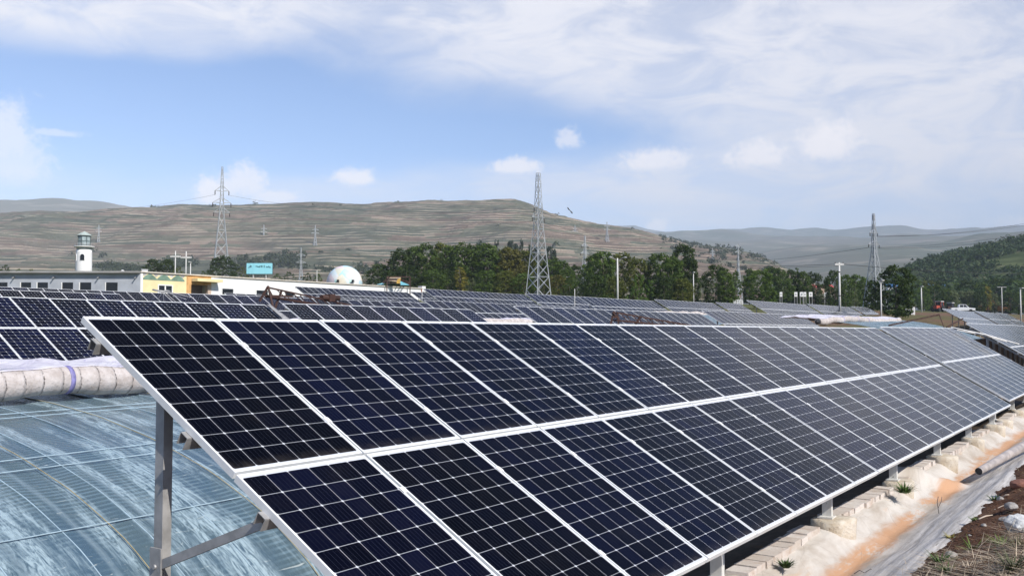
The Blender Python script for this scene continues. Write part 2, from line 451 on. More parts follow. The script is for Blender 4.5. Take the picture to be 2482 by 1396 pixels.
# ------------------------------------------------------------------ ground materials
def groundfn(b, p, v):
    x, y, z = b.sep(v)
    n1 = b.noise(v, .06, 5, .6); n2 = b.noise(v, 1.3, 7, .65); n3 = b.noise(v, .012, 3, .5)
    soil = b.mix(b.ramp(n2, .3, .7), (.10, .058, .036), (.20, .125, .080))
    grass = b.mix(b.ramp(n2, .3, .7), (.045, .060, .018), (.15, .145, .050))
    s = b.m('ADD', b.m('MULTIPLY', x, float(U.x)), b.m('MULTIPLY', y, float(U.y)))
    t = b.m('ADD', b.m('MULTIPLY', x, float(N.x)), b.m('MULTIPLY', y, float(N.y)))
    g = b.ramp(b.m('ADD', n1, b.m('ADD', b.m('MULTIPLY', b.ramp(t, 26.0, 60.0), .30), b.m('MULTIPLY', n3, .12))), .52, .70)
    c = b.mix(g, soil, grass)
    b.put(p.inputs['Base Color'], c); p.inputs['Roughness'].default_value = .95; p.inputs['Specular IOR Level'].default_value = .15
    b.put(p.inputs['Normal'], b.bump(n2, .6, .12))
M_GROUND = mat('ground', fn=groundfn)
def soilfn(b, p, v):
    n1 = b.noise(v, 2.2, 6, .65); n2 = b.noise(v, 14, 6, .7); n3 = b.noise(v, 55, 4, .6)
    c = b.mix(b.ramp(n1, .3, .7), (.085, .042, .026), (.17, .092, .058))
    c = b.mix(b.ramp(n2, .58, .72), c, (.24, .165, .12)); c = b.mix(b.ramp(n3, .35, .25), c, (.03, .018, .012))
    b.put(p.inputs['Base Color'], c); p.inputs['Roughness'].default_value = .95; p.inputs['Specular IOR Level'].default_value = .12
    b.put(p.inputs['Normal'], b.bump(b.m('ADD', n2, b.m('MULTIPLY', n3, .5)), .9, .05))
M_SOIL = mat('soil', fn=soilfn)
def channelfn(b, p, v):
    x, y, z = b.sep(v)
    s = b.m('ADD', b.m('MULTIPLY', b.m('SUBTRACT', x, TL.x), float(U.x)), b.m('MULTIPLY', b.m('SUBTRACT', y, TL.y), float(U.y)))
    t = b.m('ADD', b.m('MULTIPLY', b.m('SUBTRACT', x, TL.x), float(N.x)), b.m('MULTIPLY', b.m('SUBTRACT', y, TL.y), float(N.y)))
    stv = b.comb(s, t, 0.0)
    n1 = b.noise(b.scl(stv, .9, 2.6, 1), 1.2, 6, .62, .4); n2 = b.noise(b.scl(stv, 1, 3, 1), 7, 6, .66); n3 = b.noise(v, 60, 4, .6)
    film = b.mix(b.ramp(n1, .30, .62), (.39, .335, .28), (.57, .53, .485))
    # clay washed into the bottom of the channel
    trough = b.m('MULTIPLY', b.ramp(b.m('ABSOLUTE', b.m('SUBTRACT', b.m('ADD', t, b.m('MULTIPLY', b.m('SUBTRACT', n1, .5), .35)), -2.93)), .20, .05), b.ramp(b.m('ADD', b.m('MULTIPLY', n2, .35), b.m('MULTIPLY', b.noise(b.scl(stv, .35, 1, 1), 1.3, 4, .55), .65)), .42, .52))
    c = b.mix(b.m('MULTIPLY', trough, .88), film, (.50, .27, .14))
    stain = b.noise(b.scl(stv, .6, 3.0, 1), 2.2, 6, .6, .8)
    c = b.mix(b.ramp(stain, .56, .70, 0, .55), c, (.50, .34, .22))
    # the outer side is a greyer cloth, the shade of its folds painted as long streaks
    cloth = b.mix(b.ramp(b.noise(b.scl(stv, .5, 9, 1), 2.0, 5, .6, .5), .35, .65), (.38, .35, .32), (.60, .565, .53))
    edge = b.ramp(b.m('ADD', t, b.m('MULTIPLY', b.m('SUBTRACT', n1, .5), .22)), -3.12, -3.24)
    c = b.mix(edge, c, cloth)
    crack = b.voro(b.scl(stv, 1.0, 1.4, 1), 1.4, 'Distance', 'DISTANCE_TO_EDGE')
    c = b.mix(b.m('MULTIPLY', b.ramp(b.m('ADD', crack, b.m('MULTIPLY', n2, .02)), .018, .009), .3), c, (.14, .11, .09))
    c = b.mix(b.ramp(n3, .70, .78), c, (.16, .12, .09))
    c = b.mix(b.ramp(b.m('ADD', t, b.m('MULTIPLY', b.m('SUBTRACT', n2, .5), .12)), -2.34, -2.26), c, b.mix(b.ramp(n2, .3, .7), (.035, .026, .018), (.07, .05, .034)))  # soil past the lining, coloured extra dark for the shade under the array
    b.put(p.inputs['Base Color'], c); p.inputs['Roughness'].default_value = .7; p.inputs['Specular IOR Level'].default_value = .25
    b.put(p.inputs['Normal'], b.bump(b.m('ADD', b.m('MULTIPLY', n2, 1.0), b.m('MULTIPLY', n1, 1.2)), .35, .02))
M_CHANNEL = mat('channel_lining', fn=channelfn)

def build_ground():
    az = np.concatenate([np.linspace(-180, -42, 90, endpoint=False), np.linspace(-42, 42, 520, endpoint=False), np.linspace(42, 180, 91)])
    r = [0.8]
    while r[-1] < 9000: r.append(r[-1] * (1.026 if r[-1] < 260 else 1.07))
    r = np.array(r); A, RR = np.meshgrid(np.radians(az), r)
    X = RR * np.sin(A); Y = RR * np.cos(A); H = ground_h(X, Y)
    H += (fbm(X * .25, Y * .25, 4, 3) - .47) * .25 * sm(RR, 14, 40) + (fbm(X * 1.5, Y * 1.5, 3, 9) - .44) * .10
    mb = MB(); mb.grid(np.stack([X, Y, H], -1)[:, ::-1])
    c = np.array([[0, 0, gz(0, 0)]])
    setting('ground', mb, M_GROUND)
    # channel and bank beside the front array
    s = np.concatenate([np.arange(-9, 1, .25), np.arange(1, 15, .05), np.arange(15, 30, .12), np.arange(30, 62, .4)])
    def strip(t0, t1, dt, prof, fn, name, m_):
        t = np.arange(t0, t1 + 1e-6, dt); Sg, Tg = np.meshgrid(s, t, indexing='ij')
        Zg = np.interp(Tg, *prof) + fn(Sg, Tg)
        Pt = np.array(TL)[None, None] * [1, 1, 0] + Sg[..., None] * np.array(U) + Tg[..., None] * np.array(N); Pt[..., 2] = Zg
        mb = MB().grid(Pt[:, ::-1]); return setting(name, mb, m_)
    prof_c = ([-4.3, -3.9, -3.65, -3.4, -3.15, -2.95, -2.75, -2.58, -2.45, -2.28, -2.15, -.5, -.15], [-2.16, -2.13, -2.09, -2.19, -2.29, -2.34, -2.28, -2.15, -2.125, -2.12, -2.2, -2.24, -2.9])
    def fc(sg, tg):
        d = (fbm(sg * .8, tg * 1.5, 4, 21) - .47) * .06 + (fbm(sg * 4, tg * 7, 3, 23) - .44) * .022
        d += .009 * np.sin(tg * 34 + fbm(sg * .7, tg, 2, 5) * 9) * sm(-tg, 3.1, 3.3) * (1 - sm(-tg, 3.75, 3.95))
        d += .16 * np.exp(-(((sg - 11.6) + (tg + 2.5) * 1.1) / .18) ** 2) * sm(tg, -3.2, -2.9) * (1 - sm(tg, -2.3, -2.2))   # fold running across the channel
        return d
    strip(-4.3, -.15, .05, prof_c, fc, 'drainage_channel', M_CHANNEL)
    prof_b = ([-12, -9, -5.6, -4.8, -4.2, -3.9, -3.7, -3.5], [-1.66, -1.66, -1.68, -1.80, -1.93, -2.02, -2.11, -2.26])
    def fb(sg, tg):
        return (fbm(sg * .9, tg * .9, 4, 31) - .47) * .34 * sm(-tg, 3.4, 4.4) + (fbm(sg * .7, tg * .2, 3, 41) - .46) * .22 + (fbm(sg * 6, tg * 6, 3, 33) - .44) * .085 + (fbm(sg * 17, tg * 17, 2, 35) - .38) * .04
    strip(-11.6, -3.5, .06, prof_b, fb, 'soil_bank', M_SOIL)
    return prof_b, fb
PROF_B, FB = build_ground()
def bank_z(s, t): return float(np.interp(t, *PROF_B) + FB(np.array([s]), np.array([t]))[0])

# ------------------------------------------------------------------ hills
def terracefn(step, warm):
    def fn(b, p, v):
        x, y, z = b.sep(v)
        nb_ = b.noise(b.scl(v, .004, .004, .01), 1.0, 4, .6); n2 = b.noise(b.scl(v, .03, .03, .12), 1.0, 5, .6)
        zz = b.m('ADD', z, b.m('MULTIPLY', b.m('SUBTRACT', b.noise(b.scl(v, .006, .006, .0), 1.0, 3), .5), 14.0))
        lev = b.m('DIVIDE', zz, step); fr = b.m('FRACT', lev)
        fld = b.voro(b.comb(b.m('MULTIPLY', x, .011), b.m('MULTIPLY', y, .004), b.m('MULTIPLY', b.m('FLOOR', lev), 1.7)), 1.0)
        r, g, bl = b.node('ShaderNodeSeparateColor').outputs if 0 else (None, None, None)
        sc = b.node('ShaderNodeSeparateColor'); b.put(sc.inputs[0], fld)
        c = b.mix(b.ramp(sc.outputs[0], .30, .62), (.142, .108, .084), (.102, .102, .072))
        c = b.mix(b.ramp(sc.outputs[1], .72, .90), c, (.078, .086, .062))
        c = b.mix(b.ramp(sc.outputs[2], .86, .95, 0, .6), c, (.25, .20, .155))
        c = b.mix(b.ramp(nb_, .50, .64, 0, .75), c, (.086, .092, .070))
        c = b.mix(b.ramp(n2, .3, .7), b.mix(1.0, c, (.78, .78, .78), 'MULTIPLY'), b.mix(1.0, c, (1.22, 1.22, 1.22), 'MULTIPLY'))
        brk = b.noise(b.scl(v, .016, .016, .10), 1.0, 5, .65)
        line = b.m('MULTIPLY', b.ramp(fr, .78, .86), b.ramp(brk, .42, .56))
        c = b.mix(b.m('MULTIPLY', line, .72), c, (.46, .375, .29))
        bare = b.noise(b.scl(v, .012, .012, .05), 1.0, 5, .6, 1.5)
        c = b.mix(b.m('MULTIPLY', b.ramp(bare, .68, .75), .7), c, (.42, .32, .235))
        b.put(p.inputs['Base Color'], c); p.inputs['Roughness'].default_value = 1.0; p.inputs['Specular IOR Level'].default_value = 0.0
        b.put(p.inputs['Normal'], b.bump(n2, .5, 2.0))
    return fn
M_HILL = mat('terraced_hill', fn=terracefn(4.0, 0))
def greenhillfn(b, p, v):
    n1 = b.noise(b.scl(v, .012, .012, .03), 1.0, 6, .62); n2 = b.noise(b.scl(v, .07, .07, .15), 1.0, 5, .65)
    c = b.mix(b.ramp(n1, .38, .62), (.042, .060, .026), (.110, .130, .060)); c = b.mix(b.ramp(n2, .35, .65, 0, .6), c, (.03, .042, .022))
    x, y, z = b.sep(v)
    fr = b.m('FRACT', b.m('DIVIDE', b.m('ADD', z, b.m('MULTIPLY', n1, 18.0)), 9.0))
    c = b.mix(b.m('MULTIPLY', b.ramp(fr, .80, .92), b.ramp(n2, .48, .62)), c, (.17, .16, .095))
    b.put(p.inputs['Base Color'], c); p.inputs['Roughness'].default_value = 1.0; p.inputs['Specular IOR Level'].default_value = 0.0
M_GHILL = mat('green_hill', fn=greenhillfn)
def farfn(b, p, v):
    n1 = b.noise(b.scl(v, .0016, .0016, .004), 1.0, 6, .6); n2 = b.noise(b.scl(v, .010, .010, .05), 1.0, 5, .65)
    c = b.mix(b.ramp(n1, .35, .65), (.17, .165, .145), (.11, .125, .10)); c = b.mix(b.ramp(n2, .50, .66, 0, .6), c, (.30, .27, .23))
    b.put(p.inputs['Base Color'], c); p.inputs['Roughness'].default_value = 1.0; p.inputs['Specular IOR Level'].default_value = 0.0
M_FAR = mat('far_mountain', fn=farfn)

def ridge(name, crest, knots, Dc, m_, p0, p1, n, nr, rough=1.0, fall=1.35, step=0, drop=.45, nsc=90.0):
    """land rising away from the camera side to a skyline. crest: (photo x, photo y); knots: (distance fraction, photo y or None) on the way up"""
    px = np.linspace(p0, p1, n); cx, cy = zip(*crest)
    ycr = np.interp(px, cx, cy); dirx = (px - CX) / FPX
    Dcx = np.interp(px, *Dc) if isinstance(Dc, tuple) else np.full(n, float(Dc))
    f = np.concatenate([np.linspace(knots[0][0], 1, nr), np.linspace(1, fall, max(6, nr // 6))[1:]])
    Pz = np.zeros((len(f), n, 3))
    zc = (804.0 - ycr) / FPX * Dcx
    kf = [k[0] for k in knots] + [1.0]
    for i, q in enumerate(f):
        D = Dcx * min(q, fall)
        zk = []
        for k in knots:
            zk.append(np.interp(px, *k[1]) if isinstance(k[1], tuple) else np.full(n, float(k[1])))
        zk = [(804 - a) / FPX * Dcx * k[0] for a, k in zip(zk, knots)] + [zc]
        if q <= 1:
            j = max(0, min(len(kf) - 2, np.searchsorted(kf, q, 'right') - 1)); w = (q - kf[j]) / (kf[j + 1] - kf[j])
            z = zk[j] * (1 - w) + zk[j + 1] * w
            if j == len(kf) - 2: z = z + (zc - zk[j]) * .16 * math.sin(math.pi * w)
        else: z = zc * (1 - drop * ((q - 1) / (fall - 1)))
        x = dirx * D; e = min(1, (1 - q) * 6) if q < 1 else 0
        e = min(e, (q - f[0]) * 8)
        z = z + rough * max(e, 0) * (fbm(x / nsc, D / nsc * .6, 5, 77) - .48)
        Pz[i, :, 0] = x; Pz[i, :, 1] = D; Pz[i, :, 2] = z
    if step:
        zz = Pz[..., 2]; k = np.floor(zz / step); fr = zz / step - k
        Pz[..., 2] = (k + sm(fr, .55, .95) * .8 + fr * .2) * step
    mb = MB().grid(Pz, smooth=not step); setting(name, mb, m_); return Pz
crest_main = [(-700, 530), (-300, 525), (0, 521), (100, 515), (190, 514), (270, 506), (330, 504), (400, 502), (500, 501), (600, 499), (700, 494), (760, 491), (870, 497), (960, 493), (1100, 491), (1200, 489), (1250, 492),
              (1290, 502), (1330, 519), (1400, 532), (1450, 544), (1530, 554), (1600, 571), (1680, 594), (1750, 604), (1810, 611), (1860, 627), (1890, 642), (1930, 665), (1990, 700), (2050, 725)]
HILL = ridge('hills', crest_main, [(.27, 725), (.42, ([-700, 700, 1300, 1900, 2050], [668, 668, 672, 690, 730])), (.62, ([-700, 700, 1300, 1700, 1900, 2050], [610, 605, 612, 655, 690, 735]))], ([-700, 700, 1300, 1900, 2050], [1500, 1500, 1450, 1300, 1250]), M_HILL, -700, 2050, 620, 260, 26, step=4.0)
ridge('distant_ridge', [(-900, 500), (0, 493), (60, 494), (150, 491), (180, 497), (240, 499), (300, 507), (420, 530), (600, 560)], [(.6, 620)], 3300, M_FAR, -900, 600, 120, 30, 60, nsc=400.0)
ridge('mountains', [(1000, 590), (1380, 560), (1490, 548), (1540, 546), (1570, 555), (1620, 563), (1680, 567), (1750, 561), (1800, 563), (1850, 560), (1920, 567), (1980, 562), (2030, 569), (2100, 566), (2200, 563), (2240, 567), (2300, 569), (2400, 564), (2482, 561), (2700, 556), (3100, 566)],
      [(.10, 735), (.22, 662), (.46, 618), (.75, 588)], 6500, M_FAR, 1000, 3100, 320, 110, 260, nsc=900.0)
ridge('valley_ridge', [(2000, 668), (2080, 645), (2134, 632), (2200, 626), (2303, 609), (2400, 597), (2482, 585), (2700, 560), (3100, 545)], [(.45, 735), (.7, 670)], 1900, M_GHILL, 2000, 3100, 200, 50, 30, nsc=220.0)
RH = ridge('wooded_hill', [(2100, 722), (2170, 690), (2205, 660), (2240, 643), (2280, 632), (2340, 618), (2400, 606), (2440, 597), (2482, 588), (2700, 550), (3100, 500)],
           [(.40, ([2100, 2200, 2482, 3100], [748, 742, 738, 730])), (.62, ([2100, 2200, 2300, 2482, 3100], [740, 700, 690, 672, 640]))], 760, M_GHILL, 2100, 3100, 240, 90, 10)

# ------------------------------------------------------------------ foliage
def leaffn(b, p, v):
    oi = b.node('ShaderNodeObjectInfo'); n = b.noise(v, .9, 4, .6); g = b.node('ShaderNodeNewGeometry')
    r = g.outputs['Random Per Island']
    c = b.mix(b.ramp(n, .34, .66), b.mix(1.0, oi.outputs['Color'], (.62, .64, .6), 'MULTIPLY'), b.mix(1.0, oi.outputs['Color'], (1.45, 1.35, 1.1), 'MULTIPLY'))
    c = b.mix(b.m('MULTIPLY', r, .5), c, b.mix(1.0, c, (1.9, 1.75, 1.3), 'MULTIPLY'))
    b.put(p.inputs['Base Color'], c); p.inputs['Roughness'].default_value = .6; p.inputs['Specular IOR Level'].default_value = .25
    tr = b.node('ShaderNodeBsdfTranslucent'); b.put(tr.inputs[0], b.mix(1.0, c, (1.3, 1.5, .7), 'MULTIPLY'))
    mx = b.node('ShaderNodeMixShader'); mx.inputs[0].default_value = .30
    out = [n_ for n_ in b.n if n_.type == 'OUTPUT_MATERIAL'][0]
    b.l.new(p.outputs[0], mx.inputs[1]); b.l.new(tr.outputs[0], mx.inputs[2]); b.l.new(mx.outputs[0], out.inputs[0])
M_LEAF = mat('leaves', fn=leaffn)
M_BARK = mat('bark', (.10, .085, .065), .9, var=.3, vscale=6)

def leaf_cloud(mb, centres, radius, per, size, rg):
    vs = []; fs = []
    for c in centres:
        k = max(3, int(per * rg.uniform(.7, 1.3)))
        q = rg.normal(size=(k, 3)); q /= np.linalg.norm(q, axis=1)[:, None]; q *= (rg.uniform(.25, 1, (k, 1))) * radius * rg.uniform(.7, 1.25)
        q[:, 2] *= .8
        for d in q:
            nrm = d / (np.linalg.norm(d) + 1e-6) + rg.normal(size=3) * .38 + np.array([0, 0, .25]); nrm /= np.linalg.norm(nrm)
            a = np.cross(nrm, rg.normal(size=3)); a /= np.linalg.norm(a) + 1e-9; bb = np.cross(nrm, a)
            s = size * rg.uniform(.6, 1.4); o = len(vs); p0 = np.array(c) + d
            vs += [p0 - a * s, p0 + bb * s * .5, p0 + a * s, p0 - bb * s * .5]; fs.append((o, o + 1, o + 2, o + 3))
    mb.add(vs, fs); return mb
def make_tree(kind, seed):
    """crown and trunk meshes, about 9 m tall, base at the origin"""
    rg = np.random.default_rng(seed)
    H, Wd, z0, top, n = {'poplar': (9, 2.1, .7, .75, 210), 'round': (9, 2.9, .5, .35, 230), 'narrow': (9, 1.15, .9, .8, 90), 'shrub': (9, 4.6, .0, .2, 130), 'cone': (9, 2.7, .3, 1.0, 140)}[kind]
    cs = []
    lob = [(rg.uniform(0, 6.28), rg.uniform(.25, .95), rg.uniform(.1, .3)) for _ in range(9)]
    while len(cs) < n:
        h = rg.uniform(0, 1); a = rg.uniform(0, 6.28)
        if kind == 'cone': rad = (1 - h) ** .75 * 1.0 + .05
        elif kind in ('poplar', 'narrow'): rad = max(.05, 1 - abs((h - .42) / .60) ** 2.6) ** .6
        elif kind == 'round': rad = max(.05, 1 - abs((h - .46) / .56) ** 2.4) ** .55
        else: rad = (math.sin(math.pi * min(1, h * .94 + .06) ** (.55 + .35 * (1 - top)))) ** (.55 if kind != 'poplar' else .5) * (1 - top * .45 * h)
        for la, lh, lw in lob: rad *= 1 + lw * math.exp(-((h - lh) / .16) ** 2) * math.cos(a - la) ** 3
        r = rad * Wd * rg.uniform(.35, 1.0) ** .5
        if rg.uniform() > .3 + .7 * rad: continue
        cs.append((r * math.cos(a), r * math.sin(a), z0 + h * (H - z0 - .3)))
    mb = leaf_cloud(MB(), cs, .62 if kind != 'narrow' else .45, 22, .19, rg)
    crown = mb.mesh('crown', [M_LEAF])
    tb = MB(); tb.tube([(0, 0, -.6), (.05, 0, H * .25), (-.04, .06, H * .55), (.02, 0, H * .85)], [.22, .17, .11, .03], 8)
    for k in range(6):
        a = rg.uniform(0, 6.28); z = H * rg.uniform(.2, .6); r = Wd * rg.uniform(.45, .8)
        tb.tube([(0, 0, z), (r * .5 * math.cos(a), r * .5 * math.sin(a), z + .7), (r * math.cos(a), r * math.sin(a), z + 1.9)], [.08, .05, .015], 6)
    return crown, tb.mesh('trunk', [M_BARK])
TREES = {k: [make_tree(k, 100 * i + j) for j in range(3 if k != 'cone' else 1)] for i, k in enumerate(('poplar', 'round', 'narrow', 'shrub', 'cone'))}
TW = {'poplar': 4.6, 'round': 6.2, 'narrow': 2.9, 'shrub': 9.4, 'cone': 5.8}
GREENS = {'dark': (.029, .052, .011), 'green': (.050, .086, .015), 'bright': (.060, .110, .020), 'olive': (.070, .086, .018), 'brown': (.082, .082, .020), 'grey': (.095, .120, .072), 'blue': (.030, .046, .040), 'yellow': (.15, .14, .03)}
tree_n = 0
def tree(px, ytop, wpx, D, kind, col, label, group, name='tree', cat='tree'):
    global tree_n
    tree_n += 1; rg = random.Random(tree_n * 31)
    wpx *= 1.18 if kind in ('poplar', 'round') else 1.0
    p = at(px, 700, D); g = gz(p.x, p.y); zt = at(px, ytop, D).z; H = max(.8, zt - g)
    root = thing(name, label, cat, (p.x, p.y, g), group, rg.uniform(0, 6.28))
    crown, trunk = TREES[kind][rg.randrange(len(TREES[kind]))]
    sx = wpx * D / FPX / TW[kind]; sz = H / 9.1
    c = GREENS[col]; v = rg.uniform(.85, 1.15)
    for nm, me in (('crown', crown), ('trunk', trunk)):
        o = bpy.data.objects.new(nm, me); LINK(o); o.parent = root; o.scale = (sx, sx, sz) if nm == 'crown' else (min(sx, 1.3), min(sx, 1.3), sz * .95)
        o.color = (c[0] * v, c[1] * v, c[2] * v, 1)
    return root

NTH = ['first', 'second', 'third', 'fourth', 'fifth', 'sixth', 'seventh', 'eighth', 'ninth', 'tenth', 'eleventh', 'twelfth', 'thirteenth', 'fourteenth', 'fifteenth', 'sixteenth', 'seventeenth', 'eighteenth', 'nineteenth', 'twentieth']
COLW = {'dark': 'dark green', 'green': 'green', 'bright': 'bright green', 'olive': 'olive', 'brown': 'brownish', 'grey': 'pale grey-green', 'blue': 'bluish', 'yellow': 'yellowish'}
def row(items, D, where, group, noun='poplar', name='tree', cat='tree'):
    for i, it in enumerate(sorted(items)):
        px, yt, w, kind, col = it[:5]; d = it[5] if len(it) > 5 else D
        tree(px, yt, w, d + random.uniform(-4, 4), kind, col, f"{COLW[col]} {noun}, {NTH[i]} from the left {where}", group, name, cat)
row([(917, 637, 56, 'round', 'dark'), (969, 599, 62, 'poplar', 'dark'), (1003, 594, 58, 'poplar', 'green'), (1037, 587, 60, 'poplar', 'green'), (1066, 584, 52, 'poplar', 'olive'), (1090, 591, 46, 'poplar', 'green'), (1118, 583, 62, 'poplar', 'green'),
     (1146, 595, 52, 'poplar', 'dark'), (1177, 585, 76, 'poplar', 'green'), (1204, 598, 50, 'poplar', 'olive'), (1229, 595, 56, 'poplar', 'brown'), (1251, 602, 50, 'poplar', 'brown'), (1276, 603, 52, 'poplar', 'olive'),
     (1307, 629, 58, 'round', 'olive'), (1339, 622, 58, 'poplar', 'green'), (1361, 629, 46, 'poplar', 'green'), (1376, 650, 40, 'round', 'green')], 178, 'in the tall row of the grove', 'tall trees of the long grove behind the white building', 'broad tree')
row([(940, 655, 50, 'round', 'dark'), (985, 640, 60, 'round', 'dark'), (1050, 650, 60, 'round', 'green'), (1115, 645, 38, 'narrow', 'yellow'), (1145, 672, 40, 'shrub', 'grey'), (1085, 655, 52, 'round', 'dark'), (1180, 652, 62, 'round', 'green'), (1225, 655, 60, 'round', 'olive'),
     (1270, 660, 56, 'round', 'green'), (1318, 674, 60, 'shrub', 'olive'), (1350, 665, 50, 'round', 'brown'), (1380, 678, 44, 'shrub', 'green')], 160, 'in the low front row of the grove', 'low trees along the front of the long grove', 'low tree')
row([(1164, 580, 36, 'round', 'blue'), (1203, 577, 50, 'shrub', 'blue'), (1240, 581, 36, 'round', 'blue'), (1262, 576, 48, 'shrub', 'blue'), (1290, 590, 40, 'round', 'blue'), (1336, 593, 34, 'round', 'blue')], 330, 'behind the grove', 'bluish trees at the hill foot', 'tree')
row([(1396, 640, 36, 'round', 'dark', 190), (1436, 616, 56, 'poplar', 'green', 155), (1462, 606, 70, 'round', 'green', 152), (1510, 609, 76, 'round', 'olive', 158), (1552, 624, 60, 'round', 'olive'), (1598, 609, 70, 'round', 'green'), (1652, 588, 66, 'poplar', 'dark'), (1630, 618, 60, 'round', 'green'), (1674, 616, 46, 'round', 'dark')], 150,
    'around the tall lamp pole', 'tall trees right of the middle pylon', 'tall tree')
row([(1445, 664, 56, 'round', 'dark'), (1490, 668, 50, 'round', 'olive'), (1549, 661, 68, 'shrub', 'bright'), (1610, 668, 62, 'round', 'dark'), (1655, 672, 48, 'round', 'olive')], 138, 'fronting the lamp pole clump', 'low trees right of the middle pylon', 'bushy tree')
row([(1703, 668, 26, 'shrub', 'grey', 190), (1736, 638, 58, 'round', 'dark', 150), (1757, 650, 42, 'poplar', 'green', 150), (1783, 652, 26, 'narrow', 'green', 230), (1816, 648, 30, 'poplar', 'green', 230), (1848, 650, 62, 'round', 'green', 150)], 150, 'right of the lamp pole clump', 'trees standing in the open gap', 'tree')
row([(1869, 644, 48, 'poplar', 'green'), (1893, 647, 44, 'poplar', 'green'), (1915, 650, 30, 'poplar', 'dark'), (1930, 646, 26, 'narrow', 'green'), (1945, 655, 34, 'poplar', 'green'), (1971, 657, 44, 'poplar', 'dark'), (2002, 678, 34, 'shrub', 'olive')], 215, 'beside the red roofed house', 'trees of the row beside the red roofed house', 'poplar')
row([(2022, 652, 44, 'round', 'dark', 175), (2049, 664, 42, 'round', 'green', 180), (2075, 663, 48, 'poplar', 'green', 200), (2071, 693, 24, 'shrub', 'grey', 175), (2096, 672, 40, 'round', 'green', 190), (2116, 678, 40, 'round', 'dark', 150), (2128, 668, 34, 'poplar', 'dark', 185)], 180, 'around the right pylon', 'trees around the right pylon', 'tree')
tree(2171, 641, 88, 118, 'round', 'dark', 'very large dark round tree standing right of the lattice pylon', 'trees around the right pylon')
tree(2187, 690, 50, 122, 'shrub', 'green', 'low green bush against the right foot of the very large dark tree', 'trees around the right pylon', 'bush', 'bush')
row([(2238, 693, 34, 'round', 'green', 270), (2265, 689, 40, 'round', 'dark'), (2291, 697, 32, 'poplar', 'green'), (2309, 702, 30, 'round', 'grey'), (2331, 704, 26, 'round', 'grey'), (2351, 703, 30, 'round', 'grey'), (2374, 700, 32, 'round', 'dark'), (2393, 691, 22, 'narrow', 'yellow'), (2411, 710, 22, 'round', 'grey'), (2448, 705, 34, 'round', 'dark'), (2474, 706, 34, 'round', 'green')], 292,
    'in the row beside the excavators', 'near trees at the foot of the wooded hill', 'tree')
row([(2215, 672, 40, 'round', 'green'), (2248, 678, 44, 'round', 'olive'), (2280, 678, 44, 'round', 'dark'), (2311, 682, 40, 'round', 'green'), (2343, 676, 44, 'round', 'dark'), (2376, 682, 40, 'round', 'green'), (2410, 673, 46, 'round', 'dark'), (2437, 673, 48, 'round', 'dark'), (2468, 677, 48, 'round', 'green')], 345, 'further behind the excavators', 'second row of trees below the wooded hill', 'tree')
row([(12, 640, 40, 'shrub', 'dark'), (44, 650, 34, 'shrub', 'green'), (74, 650, 30, 'shrub', 'olive')], 150, 'left of the lighthouse', 'bushes behind the grey building', 'bush', 'bush', 'bush')
row([(372, 626, 40, 'round', 'dark'), (403, 627, 46, 'round', 'dark'), (432, 644, 40, 'shrub', 'olive'), (540, 618, 62, 'round', 'dark', 230), (515, 640, 40, 'shrub', 'dark', 225), (585, 646, 40, 'shrub', 'olive', 240), (492, 655, 28, 'shrub', 'green', 200), (672, 662, 34, 'shrub', 'green', 240), (700, 657, 44, 'shrub', 'dark', 240), (745, 660, 36, 'shrub', 'dark'), (772, 662, 30, 'shrub', 'green'), (887, 655, 26, 'shrub', 'grey', 200)], 180,
    'above the flat roofs', 'trees rising above the flat roofs', 'bushy tree')

def scrub(name, pts, size, cols, seed):
    rg = np.random.default_rng(seed); mb = MB()
    for (x, y, z, s) in pts:
        cs = [(x + rg.normal() * s * .35, y + rg.normal() * s * .35, z + s * rg.uniform(.15, .7)) for _ in range(6)]
        leaf_cloud(mb, cs, s * .42, 9, s * .17, rg)
    o = setting(name, mb, M_LEAF, 'stuff'); o.color = (*cols, 1); return o
def on_grid(Pz, px, k):
    """point on a ridge grid: photo column px, row fraction k"""
    n = Pz.shape[1]; cols = CX + FPX * Pz[0, :, 0] / Pz[0, :, 1]
    j = int(np.clip(np.searchsorted(cols, px), 0, n - 1)); i = int(np.clip(k, 0, Pz.shape[0] - 1)); return Pz[i, j]
rg = np.random.default_rng(5)
pts = []
for _ in range(2100):
    px = rg.uniform(2150, 2700); k = rg.uniform(2, 88) ** 1.0; q = on_grid(RH, px, k)
    if vnoise(q[0] / 30, q[1] / 30, 8) < .22 + .16 * (k / 90): continue
    pts.append((q[0], q[1], q[2] - .8, rg.uniform(2.6, 6.6)))
scrub('hillside_scrub', pts, 5, (.028, .052, .020), 3)
pts = []
for (px0, px1, k0, k1, n, dens) in ((235, 365, 42, 88, 110, 0), (640, 730, 66, 84, 60, 0), (760, 1000, 40, 74, 70, .4), (380, 470, 78, 118, 60, 0), (1150, 1330, 70, 96, 50, .2), (-200, 1800, 30, 235, 190, .62), (1600, 1880, 120, 250, 130, .3), (560, 640, 50, 74, 46, 0)):
    for _ in range(n):
        px = rg.uniform(px0, px1); k = rg.uniform(k0, k1); q = on_grid(HILL, px, k)
        if vnoise(q[0] / 60, q[1] / 60, 12) < dens: continue
        pts.append((q[0], q[1], q[2] - .6, rg.uniform(3, 7.5)))
q0 = [on_grid(HILL, x, 259) for x in (362, 370, 377, 384, 391, 398)]
pts += [(q[0], q[1], q[2] - 1, 7) for q in q0]
scrub('terrace_scrub', pts, 5, (.036, .050, .028), 4)

